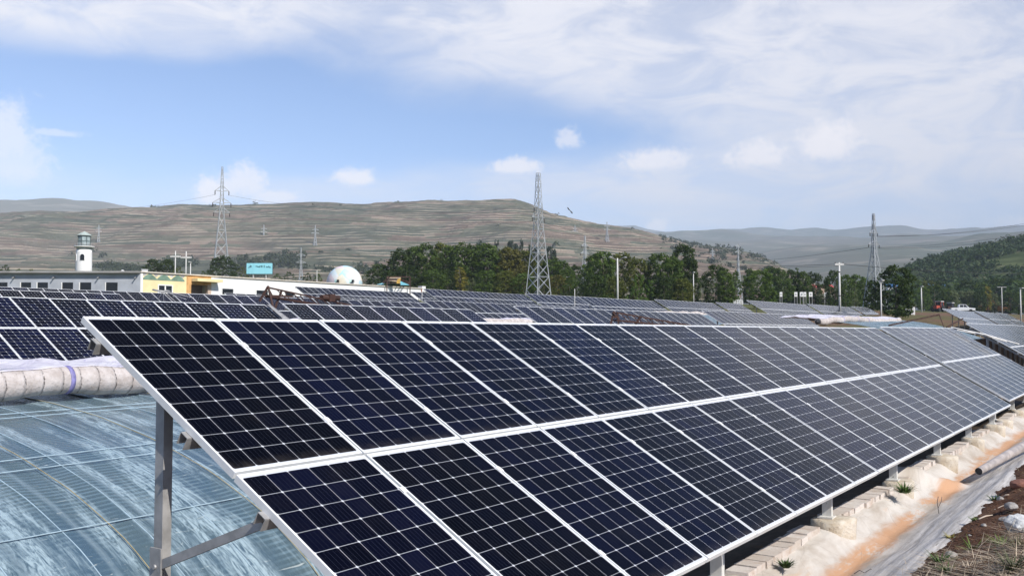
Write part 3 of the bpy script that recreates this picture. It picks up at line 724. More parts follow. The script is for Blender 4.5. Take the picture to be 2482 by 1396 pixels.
# ------------------------------------------------------------------ solar arrays
Z0 = TL.z
array(0, 0, Z0, 20, 'large dark solar array filling the foreground, two rows of framed panels', 'A', first=.9, posts=3.2, gh=-2.1, endpost=True)
array(21.27, .13, Z0 + .03, 10, 'solar array next to the right end of the foreground array, across a narrow gap', 'A', first=.5, posts=3.1, gh=-2.1, endpost=True)
array(34.37, .15, Z0 + .22, 24, 'ribbed grey solar array cut by the right edge, open posts below its near end', 'new', first=.2, posts=1.6, gh=-2.0)
array(6.2, 17.62, Z0 + .75, 11, 'black solar array with white dots above the quilt roll on the left', 'B', gh=-1.2)
array(17.95, 17.51, Z0 + .81, 10, 'short black solar array of ten columns right of the rusty truss foot', 'B', gh=-1.1)
array(30.91, 17.32, Z0 + 1.01, 20, 'blue solar array crossed by a rusty boom', 'B', gh=-1.0)
array(53.6, 18.2, Z0 + 1.25, 20, 'grey solar array left of the rolled quilt with the black end', 'new', gh=-.75)
array(18.2, 36.82, Z0 + 1.76, 7, 'second array up the slope at the left edge, in front of the grey building', 'far')
array(28.75, 37.4, Z0 + 1.95, 21, 'array below the porch and white wall, crossed by the rusty truss', 'far')
array(51.6, 38.9, Z0 + 2.2, 23, 'dark array starting at the silver roller end, right of the rusty truss', 'far')
array(26.4, 54.08, Z0 + 2.7, 17, 'topmost thin array in front of the grey building windows', 'far')
array(46, 54.0, Z0 + 2.88, 20, 'thin strip of panels under the white building windows', 'far')
array(78.86, 61.0, Z0 + 4.6, 20, 'uppermost array in front of the long grove, right of the brick pier', 'far')
array(71.5, 43, Z0 + 3.45, 10, 'array just left of the thin grey pipe below the middle pylon', 'far')
array(69.7, 36.33, Z0 + 2.98, 15, 'array at the foot of the tall white lamp pole', 'new')
array(88.8, 38.07, Z0 + 3.3, 16, 'pale grey array in front of the short white pole', 'new')
array(105.7, 38.07, Z0 + 3.42, 8, 'short pale array ending at the yellow grass', 'new')
array(75.4, 77.2, Z0 + 5.14, 20, 'dark array directly against the white building wall', 'far')
array(96.2, 77.2, Z0 + 5.25, 9, 'small array at the right end of the white building', 'far')
array(88.0, 27.8, Z0 + 3.0, 19, 'long pale array left of the utility pole, behind the quilt roll', 'new')
array(110.8, 28.7, Z0 + 3.2, 19, 'pale array under the utility pole, between two dark gaps', 'new')
array(130.7, 28.7, Z0 + 3.33, 9, 'small pale array beside the pole by the very large dark tree', 'new')
array(89.5, 10.3, Z0 + 1.98, 18, 'pale array in front of the white pickup', 'new')
array(108.0, 10.3, Z0 + 2.1, 17, 'pale array in front of the orange excavators, middle of three', 'new')
array(125.6, 10.3, Z0 + 2.2, 9, 'last pale array at the right, nearest the bare brown soil', 'new')

# ------------------------------------------------------------------ greenhouses
def filmfn(b, p, v):
    x, y, z = b.sep(v)
    s = b.m('ADD', b.m('MULTIPLY', b.m('SUBTRACT', x, TL.x), float(U.x)), b.m('MULTIPLY', b.m('SUBTRACT', y, TL.y), float(U.y)))
    t = b.m('ADD', b.m('MULTIPLY', b.m('SUBTRACT', x, TL.x), float(N.x)), b.m('MULTIPLY', b.m('SUBTRACT', y, TL.y), float(N.y)))
    along = b.comb(b.m('MULTIPLY', s, 3.0), b.m('MULTIPLY', t, .22), 0.0)
    n1 = b.noise(along, .8, 6, .62, .3); n2 = b.noise(b.comb(b.m('MULTIPLY', s, 7), b.m('MULTIPLY', t, 1.6), 0.0), 2.0, 7, .7, .8); n3 = b.noise(b.comb(s, t, 0.0), .35, 4, .6)
    wave = b.node('ShaderNodeTexWave', wave_type='BANDS', bands_direction='Y'); b.put(wave.inputs['Vector'], b.comb(b.m('MULTIPLY', s, .02), t, 0.0))
    wave.inputs['Scale'].default_value = 3.3; wave.inputs['Distortion'].default_value = .7; wave.inputs['Detail'].default_value = 2; wave.inputs['Detail Scale'].default_value = 2.0
    c = b.mix(b.ramp(n3, .35, .65), (.026, .088, .19), (.066, .112, .145))
    lines = b.m('MULTIPLY', b.ramp(wave.outputs['Fac'], .45, .85), b.ramp(b.noise(b.comb(b.m('MULTIPLY', s, .8), b.m('MULTIPLY', t, .5), 3.0), 1.2, 4, .6), .38, .58))
    c = b.mix(b.m('MULTIPLY', lines, .85), c, (.19, .30, .40))
    pale = b.m('MULTIPLY', b.ramp(n1, .45, .60), b.ramp(n2, .36, .58))
    bw = b.m('ABSOLUTE', b.m('SUBTRACT', b.m('FRACT', b.m('ADD', b.m('DIVIDE', b.m('ADD', s, 16.0), 1.05), b.m('MULTIPLY', b.m('SUBTRACT', n3, .5), .04))), .5))
    bow = b.m('MULTIPLY', b.ramp(bw, .42, .49), b.ramp(n2, .25, .6, .35, 1.0))
    c = b.mix(b.m('MULTIPLY', bow, .55), c, (.40, .52, .62))
    c = b.mix(b.m('MULTIPLY', pale, .88), c, (.50, .63, .71))
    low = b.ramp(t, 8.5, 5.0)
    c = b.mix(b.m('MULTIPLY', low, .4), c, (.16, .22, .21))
    scr = b.noise(b.comb(b.m('MULTIPLY', s, 1.3), b.m('MULTIPLY', t, 9.0), 5.0), 1.6, 5, .7, 1.2)
    c = b.mix(b.m('MULTIPLY', b.ramp(scr, .62, .70), .7), c, (.66, .72, .70))
    c = b.mix(b.m('MULTIPLY', b.ramp(scr, .30, .24), .5), c, (.03, .045, .05))
    b.put(p.inputs['Base Color'], c); b.put(p.inputs['Roughness'], b.ramp(n2, .3, .7, .12, .36)); p.inputs['Specular IOR Level'].default_value = .6
    b.put(p.inputs['Normal'], b.bump(b.m('ADD', b.m('MULTIPLY', n2, .6), b.m('ADD', n1, b.m('MULTIPLY', wave.outputs['Fac'], .25))), .35, .03))
    tr = b.node('ShaderNodeBsdfTransparent'); tr.inputs[0].default_value = (.86, .93, .97, 1)
    mx = b.node('ShaderNodeMixShader'); b.put(mx.inputs[0], b.m('MULTIPLY', b.m('SUBTRACT', 1.0, pale), .22))
    out = [n_ for n_ in b.n if n_.type == 'OUTPUT_MATERIAL'][0]
    b.l.new(p.outputs[0], mx.inputs[1]); b.l.new(tr.outputs[0], mx.inputs[2]); b.l.new(mx.outputs[0], out.inputs[0])
M_FILM = mat('greenhouse_film', fn=filmfn)
M_STRAP = mat('film_strap', (.36, .47, .54), .4, var=.15, vscale=5)
M_ROPE = mat('rope', (.36, .29, .15), .8, var=.2, vscale=20)
M_WALL = mat('earth_wall', (.20, .15, .11), .95, var=.3, vscale=2, bump=.5, bscale=8)
def quiltfn(b, p, v):
    x, y, z = b.sep(v)
    s = b.m('ADD', b.m('MULTIPLY', x, float(U.x)), b.m('MULTIPLY', y, float(U.y)))
    n = b.noise(v, 3, 6, .65); n2 = b.noise(v, 16, 5, .7)
    seam = b.m('ABSOLUTE', b.m('SUBTRACT', b.m('FRACT', b.m('ADD', b.m('MULTIPLY', s, 2.6), b.m('MULTIPLY', n, .35))), .5))
    c = b.mix(b.ramp(n, .3, .7), (.42, .365, .335), (.62, .565, .54)); c = b.mix(b.ramp(n2, .56, .72, 0, .6), c, (.22, .185, .165))
    c = b.mix(b.m('MULTIPLY', b.ramp(seam, .035, .012), b.ramp(n2, .40, .55)), c, (.10, .085, .08))
    b.put(p.inputs['Base Color'], c); p.inputs['Roughness'].default_value = .9; p.inputs['Specular IOR Level'].default_value = .15
    b.put(p.inputs['Normal'], b.bump(b.m('ADD', b.m('ADD', n2, b.m('MULTIPLY', n, 1.5)), b.ramp(seam, .0, .10)), .6, .04))
M_QUILT = mat('felt_quilt', fn=quiltfn)
def sheetfn(b, p, v):
    n = b.noise(v, 2.2, 6, .62, .6); n2 = b.noise(b.scl(v, 2.6, .8, 3), 2.2, 5, .62, 1.6)
    c = b.mix(b.ramp(n, .3, .7), (.56, .53, .62), (.74, .715, .75)); c = b.mix(b.ramp(n2, .62, .70, 0, .85), c, (.30, .24, .58))
    c = b.mix(b.ramp(n2, .34, .29, 0, .6), c, (.30, .26, .30))
    b.put(p.inputs['Base Color'], c); p.inputs['Roughness'].default_value = .7; p.inputs['Specular IOR Level'].default_value = .2
    b.put(p.inputs['Normal'], b.bump(b.m('ADD', n, n2), .8, .08))
M_SHEET = mat('woven_sheet', fn=sheetfn)
M_PURPLE = mat('purple_band', (.22, .20, .42), .6, var=.25, vscale=12)

def greenhouse(label, s0, s1, ts, zs, slope=0.0, sref=0.0, bows=1.05, straps=(), ropes=(), wall=True):
    base = P((s0 + s1) / 2, ts[0], zs[0]); root = thing('greenhouse', label, 'greenhouse', base, 'plastic film greenhouses')
    ss = np.arange(s0, s1 + .01, .35); tt = np.linspace(ts[0], ts[-1], 64)
    def zz(s, t): return np.interp(t, ts, zs) + slope * (s - sref)
    # smooth the profile a little
    zprof = np.interp(tt, ts, zs); k = np.array([1, 2, 3, 2, 1.]) / 9
    zprof = np.concatenate([zprof[:2], np.convolve(zprof, k, 'valid'), zprof[-2:]])
    Sg, Tg = np.meshgrid(ss, tt, indexing='ij')
    sag = -.035 * np.sin(np.pi * ((Sg - s0) / bows % 1)) ** 2
    Zg = np.interp(Tg, tt, zprof) + slope * (Sg - sref) + sag + (fbm(Sg * 1.1, Tg * .6, 3, 61) - .45) * .05
    A = np.array(TL) * [1, 1, 0] + Sg[..., None] * np.array(U) + Tg[..., None] * np.array(N); A[..., 2] = Zg
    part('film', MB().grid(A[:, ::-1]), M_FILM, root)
    def line(s, r, dz, a=None, b_=None):
        q = np.linspace(ts[0] if a is None else a, ts[-1] if b_ is None else b_, 40)
        return MB().tube([P(s, t, float(np.interp(t, tt, zprof) + slope * (s - sref) + dz)) for t in q], r, 6)
    s = s0
    while s <= s1 + .01 and (s1 - s0) / bows < 95:
        part('bow', line(s, .009, .004), M_STRAP, root); s += bows
    for t in straps:
        part('purlin_strap', MB().tube([P(q, t + .03 * math.sin(q), float(np.interp(t, tt, zprof) + slope * (q - sref) + .015)) for q in np.arange(s0, s1, .8)], .009, 6), M_STRAP, root)
    for s in ropes: part('rope', line(s, .0065, .03), M_ROPE, root)
    if wall:
        t1 = ts[-1]; a = P(s0, t1 + .5, 0); b_ = P(s1, t1 + .5, 0); za = zs[-1] + slope * (s0 - sref); zb = zs[-1] + slope * (s1 - sref)
        mb = MB(); pts = [P(s0, t1 + .05, za - .02), P(s1, t1 + .05, zb - .02), P(s1, t1 + .05, zb - 3.6), P(s0, t1 + .05, za - 3.6)]
        mb.prism(pts, N * .8); part('rear_wall', mb, M_WALL, root)
    return root
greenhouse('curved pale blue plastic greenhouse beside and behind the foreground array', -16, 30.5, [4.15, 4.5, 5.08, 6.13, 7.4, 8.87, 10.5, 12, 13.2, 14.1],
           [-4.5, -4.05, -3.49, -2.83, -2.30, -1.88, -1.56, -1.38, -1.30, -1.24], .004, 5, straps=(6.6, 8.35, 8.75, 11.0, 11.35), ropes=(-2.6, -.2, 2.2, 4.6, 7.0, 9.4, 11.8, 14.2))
def shell(h, ridge_z, t0=23.2, t1=33.4):
    q = np.linspace(0, 1, 9); return list(t0 + (t1 - t0) * q), list(ridge_z - h * (1 - q) ** 1.9)
tt_, zz_ = shell(2.1, .55); greenhouse('plastic greenhouse in the second row, mostly hidden behind the middle arrays', 0, 72, tt_, zz_, .012, 54)
tt_, zz_ = shell(2.1, 1.62); greenhouse('pale plastic greenhouse showing through the gap beside the silver roller', 76, 106, tt_, zz_, .01, 77)
tt_, zz_ = shell(1.9, .86, 5.4, 13.6); greenhouse('pale plastic greenhouse end beyond the quilt with the black end', 61, 84, tt_, zz_, .012, 70, wall=False)

def quilt(label, s0, s1, t, z, r, slope=0.0, sheet=None, bands=(), seed=1, endcap=None, lift=None):
    rg = np.random.default_rng(seed); root = thing('greenhouse_quilt', label, 'rolled quilt', P((s0 + s1) / 2, t, z), 'rolled quilts on the greenhouses')
    ss = np.arange(s0, s1 + .01, .16)
    def c(s): return P(s, t + .05 * math.sin(s * .7 + seed), z + slope * (s - s0) + .035 * math.sin(s * 1.9) + (lift(s) if lift else 0))
    def rad(s): return r * (1 + .05 * math.sin(s * 2.3 + seed) + .035 * math.sin(s * 7.1) + .02 * float(vnoise(s * 9, 1.5)))
    part('roll', MB().tube([c(s) for s in ss], [rad(s) for s in ss], 20), M_QUILT, root)
    for s in bands: part('band', MB().tube([c(s - .05), c(s), c(s + .05)], [rad(s) * 1.035] * 3, 20), M_PURPLE, root)
    if endcap: part('end_cap', MB().tube([c(s0 - .5), c(s0 - .06)], [r * .35, r * .8], 14), MATS['black_rubber'], root)
    if sheet:
        q = np.linspace(0, 1, 26); A = []
        for s in np.arange(s0, s1 + .01, .22):
            cc = c(s); rr_ = rad(s) * 1.02; rowp = []
            for k, w in enumerate(q):
                if w < .25:
                    a = (.35 + .15 * w / .25) * math.pi if False else math.pi * (.86 - .52 * w / .25)
                    rowp.append(cc - N * (math.cos(math.pi - a) * -rr_) * -1 * 0 + N * (-math.cos(a) * -rr_) * -1 + Z * math.sin(a) * rr_)
                else:
                    u = (w - .25) / .75; a = math.pi * .34
                    p0 = cc + N * (math.cos(a) * rr_) + Z * (math.sin(a) * rr_)
                    p1 = P(s, sheet[0], sheet[1] + slope * (s - s0) + (lift(s) if lift else 0))
                    pp = p0.lerp(p1, u); pp.z += (float(fbm(s * 1.6, u * 3 + 5, 4, 51)) - .47) * .22 * math.sin(math.pi * min(1, u * 1.1)) + .05 * math.sin(s * 2.2 + u * 4)
                    rowp.append(pp)
            A.append(rowp)
        part('sheet', MB().grid(np.array(A)), M_SHEET, root)
    return root
MATS['black_rubber'] = mat('black_rubber', (.02, .02, .022), .6)
quilt('long felt quilt roll tied with a purple band on the left greenhouse', -15, 21, 12.45, -1.07, .28, .004, (15.05, -.71), (7.55, 2.2), 1)
quilt('pinkish felt roll seen through the gap below the ten column array', 2, 70, 32.4, .02, .30, .012, (34.6, .25), (), 2)
quilt('silvery roll end poking out between the blue array and the grey array', 77.2, 94, 32.6, 1.60, .30, .01, None, (), 3)
quilt('white quilt roll with a black end and a spread lilac sheet', 57.2, 80, 12.0, .66, .22, .012, (14.6, 1.0), (62.5, 66.4, 69.4), 4, True, lambda s: .10 * math.sin((s - 59.5) * .3))

# ------------------------------------------------------------------ buildings
M_GREYW = mat('grey_render', (.38, .40, .44), .9, var=.10, vscale=.8, bump=.15, bscale=6)
M_WHITEW = mat('white_render', (.80, .79, .77), .9, var=.04, vscale=.6)
M_YELLOW = mat('yellow_paint', (.80, .67, .38), .85, var=.07, vscale=.8)
M_ORANGE = mat('orange_paint', (.58, .33, .13), .85, var=.25, vscale=1.2)
M_DARKGL = mat('dark_window', (.012, .014, .017), .15)
M_ROOF = mat('flat_roof', (.30, .29, .28), .9, var=.2, vscale=.6)
M_BRICK = mat('brick', (.22, .10, .07), .9, var=.3, vscale=3)
M_GREEN_P = mat('mural_green', (.16, .25, .19), .85, var=.25, vscale=1.5)
M_SNOW_P = mat('mural_grey', (.45, .43, .42), .85, var=.35, vscale=1.6)
ZB = 6.58; DB = 105.0
def building():
    # grey wing, facing the camera
    xr = at(340, 700, DB).x; xl = at(-160, 700, DB).x; g = 2.4
    root = thing('grey_building', 'long low grey building with small dark windows at the left', 'building', (xl / 2 + xr / 2, DB + 4, g))
    part('wall', MB().box(((xl + xr) / 2, DB + 4, (g + ZB - .2) / 2), (xr - xl, 8, ZB - .2 - g)), M_GREYW, root)
    part('roof', MB().box(((xl + xr) / 2, DB + 3.75, ZB - .1), (xr - xl, 8.6, .2)), M_ROOF, root)
    for a, b_ in ((-110, -84), (-52, -24), (-6, 18), (51, 75), (91, 116), (151, 177), (194, 221), (257, 285)):
        z1 = at(0, 684.5, DB).z; xa = at(a, 700, DB).x; xb = at(b_, 700, DB).x; z0 = z1 - 1.1
        w = part('window', MB().box(((xa + xb) / 2, DB + .06, (z0 + z1) / 2), (xb - xa, .16, z1 - z0)), M_DARKGL, root)
        f = MB()
        f.box((xa - .05, DB - .04, (z0 + z1) / 2), (.10, .12, z1 - z0)); f.box(((xa + xb) / 2, DB - .06, z0 - .05), (xb - xa + .3, .14, .08))
        part('frame', f, M_WHITEW, w)
    for px in (35, 132, 240, 330):
        p = at(px, 672, DB); part('drain_spout', MB().tube([(p.x, DB + .05, p.z), (p.x, DB - .5, p.z - .1)], .06, 8), M_GALV, root)
    # yellow and white wing, parallel to the solar rows
    c = Vector((xr, DB, 0)); ext = [0.0]
    def K(px): d = (px - CX) / FPX; return (d * c.y - c.x) / (U.x - d * U.y)
    def Q(k, off=0.0, z=0.0): return c + U * k - N * off + Z * z
    ke = K(1020); k1 = K(453); k2 = K(511)
    g = 2.2
    r2 = thing('white_building', 'long white building with a painted yellow end and an orange porch', 'building', Q(ke / 2, -4, g))
    part('wall', MB().prism([Q(k2, 0, g), Q(ke, 0, g), Q(ke, 0, ZB - .12), Q(k2, 0, ZB - .12)], N * 8), M_WHITEW, r2)
    part('yellow_wall', MB().prism([Q(0.04, 0, g), Q(k1, 0, g), Q(k1, 0, ZB - .14), Q(0.04, 0, ZB - .14)], N * 8), M_YELLOW, r2)
    part('corner_strip', MB().prism([Q(-.02, .05, g), Q(.28, .05, g), Q(.28, .05, ZB - .15), Q(-.02, .05, ZB - .15)], N * .3), M_WHITEW, r2)
    part('parapet_cap', MB().prism([Q(-.1, .18, ZB - .12), Q(ke + .1, .18, ZB - .12), Q(ke + .1, .18, ZB), Q(-.1, .18, ZB)], N * 8.4), mat('cap', (.62, .56, .48), .9, var=.15), r2)
    # porch
    zt = lambda px, py: at(px, py, Q(K(px)).y).z
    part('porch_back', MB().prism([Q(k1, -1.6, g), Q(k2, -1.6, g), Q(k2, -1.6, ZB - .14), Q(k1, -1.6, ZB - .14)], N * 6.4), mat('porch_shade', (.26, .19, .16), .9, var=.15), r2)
    part('porch_lintel', MB().prism([Q(k1, 0, zt(480, 690)), Q(k2, 0, zt(480, 690)), Q(k2, 0, ZB - .14), Q(k1, 0, ZB - .14)], N * 1.6), M_ORANGE, r2)
    part('porch_canopy', MB().prism([Q(k1 + .55, 1.1, zt(480, 683)), Q(k2 + .8, 1.1, zt(480, 683)), Q(k2 + .8, 1.1, zt(480, 676)), Q(k1 + .55, 1.1, zt(480, 676))], N * 1.1), M_YELLOW, r2)
    part('porch_pillar', MB().prism([Q(k1 - .1, .12, g), Q(k1 + .45, .12, g), Q(k1 + .45, .12, ZB - .3), Q(k1 - .1, .12, ZB - .3)], N * .5), M_ORANGE, r2)
    part('porch_pillar', MB().prism([Q(k2 - .5, .06, g), Q(k2 - .02, .06, g), Q(k2 - .02, .06, zt(500, 690)), Q(k2 - .5, .06, zt(500, 690))], N * .5), mat('pillar', (.55, .42, .33), .9, var=.1), r2)
    part('doorway', MB().prism([Q(k1 + 1.0, -1.5, g), Q(k2 - 1.6, -1.5, g), Q(k2 - 1.6, -1.5, zt(480, 702)), Q(k1 + 1.0, -1.5, zt(480, 702))], -N * .06), M_DARKGL, r2)
    for a, b_, y0, y1, mull in ((383, 415, 692.5, 709, 1), (537, 564, 700, 714, 0), (620, 648, 704, 717, 0), (690, 712, 708, 722, 0)):
        ka, kb = K(a), K(b_); z1 = zt((a + b_) / 2, y0); z0 = zt((a + b_) / 2, y1)
        w = part('window', MB().prism([Q(ka, .02, z0), Q(kb, .02, z0), Q(kb, .02, z1), Q(ka, .02, z1)], N * .1), M_DARKGL, r2)
        f = MB()
        for (p, q, zl, zh) in ((ka - .12, ka, z0, z1), (kb, kb + .12, z0, z1), (ka - .12, kb + .12, z1, z1 + .1), (ka - .18, kb + .18, z0 - .12, z0)):
            f.prism([Q(p, .10, zl), Q(q, .10, zl), Q(q, .10, zh), Q(p, .10, zh)], N * .14)
        if mull: f.prism([Q((ka + kb) / 2 - .08, .06, z0), Q((ka + kb) / 2 + .08, .06, z0), Q((ka + kb) / 2 + .08, .06, z1), Q((ka + kb) / 2 - .08, .06, z1)], N * .1)
        part('frame', f, M_WHITEW, w)
    # painted landscape on the yellow wall: grey peaks over three green mounds
    kk = np.linspace(K(344), K(446), 60); z0 = zt(395, 680); z1 = zt(395, 661.5)
    part('mural_sky', MB().prism([Q(kk[0], .012, z0), Q(kk[-1], .012, z0), Q(kk[-1], .012, z1), Q(kk[0], .012, z1)], N * .01), M_SNOW_P, r2)
    top = [Q(k, .022, z0 + (z1 - z0) * (.12 + .62 * abs(math.cos((k - kk[0]) / (kk[-1] - kk[0]) * 3 * math.pi - math.pi / 2)) ** 0.9)) for k in kk]
    zig = [Q(k, .017, z0 + (z1 - z0) * (.78 - .30 * abs(((k - kk[0]) / (kk[-1] - kk[0]) * 3) % 1 * 2 - 1) + .12 * math.sin(k * 9))) for k in kk]
    part('mural_band', MB().prism([Q(kk[0], .017, z0)] + [Q(kk[-1], .017, z0)] + zig[::-1], N * .004), M_YELLOW, r2)
    part('mural_mounds', MB().prism([Q(kk[0], .022, z0)] + [Q(kk[-1], .022, z0)] + top[::-1], N * .004), M_GREEN_P, r2)
    # brick pier and white box past the end
    e = Q(ke + .75, -1.0, 0)
    solo('brick_pier', MB().box((e.x, e.y, (g + ZB - .1) / 2), (.6, .8, ZB - .1 - g), (U, N, Z)).box((e.x, e.y, ZB - .05), (.72, .92, .1), (U, N, Z)), M_BRICK, 'rough brown brick pier at the end of the white building', 'pier', (e.x, e.y, g))
    e = Q(ke + 1.7, -1.2, 0)
    t_ = thing('roof_tank', 'small white box standing beside the brick pier', 'tank', (e.x, e.y, g))
    part('tank', MB().box((e.x, e.y, ZB - .1), (.85, .8, .8), (U, N, Z)).box((e.x, e.y, ZB + .33), (.9, .86, .06), (U, N, Z)), M_WHITEW, t_)
    part('stand', MB().box((e.x, e.y, (g + ZB - .5) / 2), (.5, .5, ZB - .5 - g), (U, N, Z)), M_BRICK, t_)
    # small things on the roofs
    p = at(351, 653, DB + 3); solo('roof_box', MB().box((p.x, p.y, ZB + .18), (.5, .5, .36)).box((p.x, p.y, ZB + .38), (.56, .56, .05)), M_WHITEW, 'small white box on the roof above the painted wall', 'roof box', (p.x, p.y, ZB))
    p = at(297, 653.5, DB + 3); solo('roof_vent', MB().lathe((p.x, p.y, ZB), [(.16, 0), (.16, .2), (.26, .22), (.05, .34)], 10), M_WHITEW, 'low white vent on the grey roof', 'vent', (p.x, p.y, ZB))
building()

def lighthouse():
    D = 150; c = at(203, 655, D); zb = gz(c.x, c.y) - .5
    zy = lambda py: at(203, py, D).z
    root = thing('lighthouse', 'white round lookout tower with a glazed lantern and a green-grey cap', 'tower', (c.x, c.y, zb))
    w = 18.5 * D / FPX
    part('shaft', MB().lathe((c.x, c.y, 0), [(w * 1.03, zb), (w, zy(650)), (w * .97, zy(612)), (w * .93, zy(606))], 32), M_WHITEW, root)
    part('neck', MB().lathe((c.x, c.y, 0), [(w * .93, zy(606) + .001), (w * .92, zy(600))], 32), mat('neck_shade', (.42, .44, .40), .8, var=.1), root)  # grey-green colour carries the balcony's shadow on the neck ring
    part('balcony', MB().lathe((c.x, c.y, 0), [(w * .95, zy(600.5)), (w * 1.25, zy(599.5)), (w * 1.27, zy(597.5)), (w * .9, zy(597))], 32), M_WHITEW, root)
    r = MB()
    for k in range(20):
        a = 2 * math.pi * k / 20; x, y = c.x + w * 1.2 * math.cos(a), c.y + w * 1.2 * math.sin(a); r.tube([(x, y, zy(597.4)), (x, y, zy(591))], .022, 5)
    for yy in (591, 594): r.tube([(c.x + w * 1.2 * math.cos(2 * math.pi * k / 24), c.y + w * 1.2 * math.sin(2 * math.pi * k / 24), zy(yy)) for k in range(25)], .025, 5)
    part('railing', r, M_GALV, root)
    lan = part('lantern', MB().lathe((c.x, c.y, 0), [(w * .76, zy(597)), (w * .76, zy(572))], 8, False), mat('lantern_glass', (.30, .36, .36), .12, var=.25, vscale=1.5), root)
    m_ = MB()
    for k in range(8):
        a = 2 * math.pi * k / 8; x, y = c.x + w * .78 * math.cos(a), c.y + w * .78 * math.sin(a); m_.bar((x, y, zy(597)), (x, y, zy(571.5)), .09)
    for yy in (595.5, 585, 573): m_.tube([(c.x + w * .78 * math.cos(2 * math.pi * k / 8), c.y + w * .78 * math.sin(2 * math.pi * k / 8), zy(yy)) for k in range(9)], .05, 5)
    part('mullions', m_, mat('lantern_frame', (.10, .13, .13), .6), lan)
    part('cap', MB().lathe((c.x, c.y, 0), [(w * .95, zy(572)), (w * .97, zy(571)), (w * .5, zy(565.5)), (w * .1, zy(562)), (.03, zy(560.5))], 8, False), mat('cap_green', (.40, .46, .42), .6, var=.1), root)
    for az in (math.radians(-78), math.radians(-150)):
        d = Vector((math.cos(az), math.sin(az), 0)); sd_ = Vector((-d.y, d.x, 0)); o = Vector((c.x, c.y, 0)) + d * (w * .86)
        pts = [o - sd_ * .30 + Z * zy(632), o + sd_ * .30 + Z * zy(632)] + [o + sd_ * (.30 * math.cos(a)) + Z * (zy(622) + .30 * math.sin(a)) for a in np.linspace(0, math.pi, 9)]
        f = [p + (p - (o + Z * zy(626))) * .22 for p in pts]
        wn = part('window', MB().prism(pts, d * .22), M_DARKGL, root)
        part('frame', MB().prism(f, d * .16), M_WHITEW, wn)
lighthouse()

def dome():
    D = 165; c = at(835, 690, D); r = 43 * D / FPX; zc = at(835, 644, D).z - r
    zb = gz(c.x, c.y)
    def fn(b, p, v):
        x, y, z = b.sep(v); vv = b.vm('SUBTRACT', v, (c.x, c.y, zc))
        n = b.noise(v, .9, 4, .6, .8); cell = b.node('ShaderNodeSeparateColor'); b.put(cell.inputs[0], b.voro(b.scl(v, .75, .75, .42), 1.0))
        k = cell.outputs[0]
        paint = b.mix(b.m('GREATER_THAN', k, .16), (.78, .60, .30), (.30, .60, .72)); paint = b.mix(b.m('GREATER_THAN', k, .5), paint, (.72, .46, .48)); paint = b.mix(b.m('GREATER_THAN', k, .66), paint, (.28, .60, .50)); paint = b.mix(b.m('GREATER_THAN', k, .82), paint, (.74, .74, .72))
        h = b.m('DIVIDE', b.m('SUBTRACT', z, zc), r)
        f = b.m('MULTIPLY', b.ramp(b.m('ADD', h, b.m('MULTIPLY', b.m('SUBTRACT', n, .5), 1.3)), .12, -.04), .5)
        base = b.mix(b.ramp(b.noise(v, .5, 4), .48, .62), (.76, .77, .77), (.52, .70, .77))
        b.put(p.inputs['Base Color'], b.mix(f, base, paint)); p.inputs['Roughness'].default_value = .5
    root = thing('painted_dome', 'big white dome painted with blue, pink, yellow and green patches', 'dome', (c.x, c.y, zb))
    prof = [(r * 1.0 * math.cos(a), zc + r * math.sin(a)) for a in np.linspace(-.5, math.pi / 2 - .01, 22)]
    part('shell', MB().lathe((c.x, c.y, 0), prof, 48), mat('dome_paint', fn=fn), root)
    part('drum', MB().lathe((c.x, c.y, 0), [(r * .85, zb - .4), (r * .85, zc - r * .42)], 32), M_WHITEW, root)
    for px in (820, 856):
        p = at(px, 681, D - r * .98); part('window', MB().box((p.x, p.y, p.z), (.35, .9, .4)), M_DARKGL, root)
dome()

def billboard():
    D = 235; a = at(598, 650, D); b_ = at(660, 650, D); z1 = at(628, 638, D).z; z0 = at(628, 664, D).z
    root = thing('billboard', 'cyan billboard with a dark line of writing over a green shoreline', 'billboard', ((a.x + b_.x) / 2, D, gz(a.x, a.y)))
    cx = (a.x + b_.x) / 2; w = b_.x - a.x; h = z1 - z0
    def fn(b, p, v):
        x, y, z = b.sep(v); hh = b.m('DIVIDE', b.m('SUBTRACT', z, z0), h)
        n = b.noise(b.scl(v, 1.3, 1, .25), 1.0, 4, .6)
        c = b.mix(b.ramp(hh, .2, .95), (.13, .58, .68), (.58, .80, .86)); c = b.mix(b.ramp(b.m('ADD', hh, b.m('MULTIPLY', b.m('SUBTRACT', n, .5), .35)), .26, .20), c, (.05, .28, .33))
        c = b.mix(b.ramp(hh, .07, .05), c, (.30, .68, .76))
        b.put(p.inputs['Base Color'], c); p.inputs['Roughness'].default_value = .5
    part('board', MB().box((cx, D, (z0 + z1) / 2), (w, .3, h)), mat('billboard_print', fn=fn), root)
    mb = MB(); rg = random.Random(4)
    x = cx - w * .40
    while x < cx + w * .44:                                   # brushed characters, too small to read in the photograph
        s = w * .035 * rg.uniform(.7, 1.3)
        if not (cx - w * .26 < x < cx - w * .12):
            zc = z0 + h * rg.uniform(.60, .72)
            for _ in range(4):
                a_ = rg.uniform(0, 3.14); dx, dz = math.cos(a_) * s, math.sin(a_) * s
                mb.bar((x - dx, D - .17, zc - dz), (x + dx, D - .17, zc + dz), .06, .09, Vector((0, 1, 0)))
        x += s * 2.2
    part('writing', mb, mat('dark_ink', (.02, .10, .13), .7), root)
    part('back_frame', MB().box((cx, D + .3, (z0 + z1) / 2), (w * 1.02, .25, h * 1.04)), MATS['black_rubber'], root)
    for k in (-.25, .25): part('leg', MB().tube([(cx + w * k, D + .2, gz(a.x, a.y) - .3), (cx + w * k, D + .2, z0)], .16, 8), M_GALV, root)
billboard()

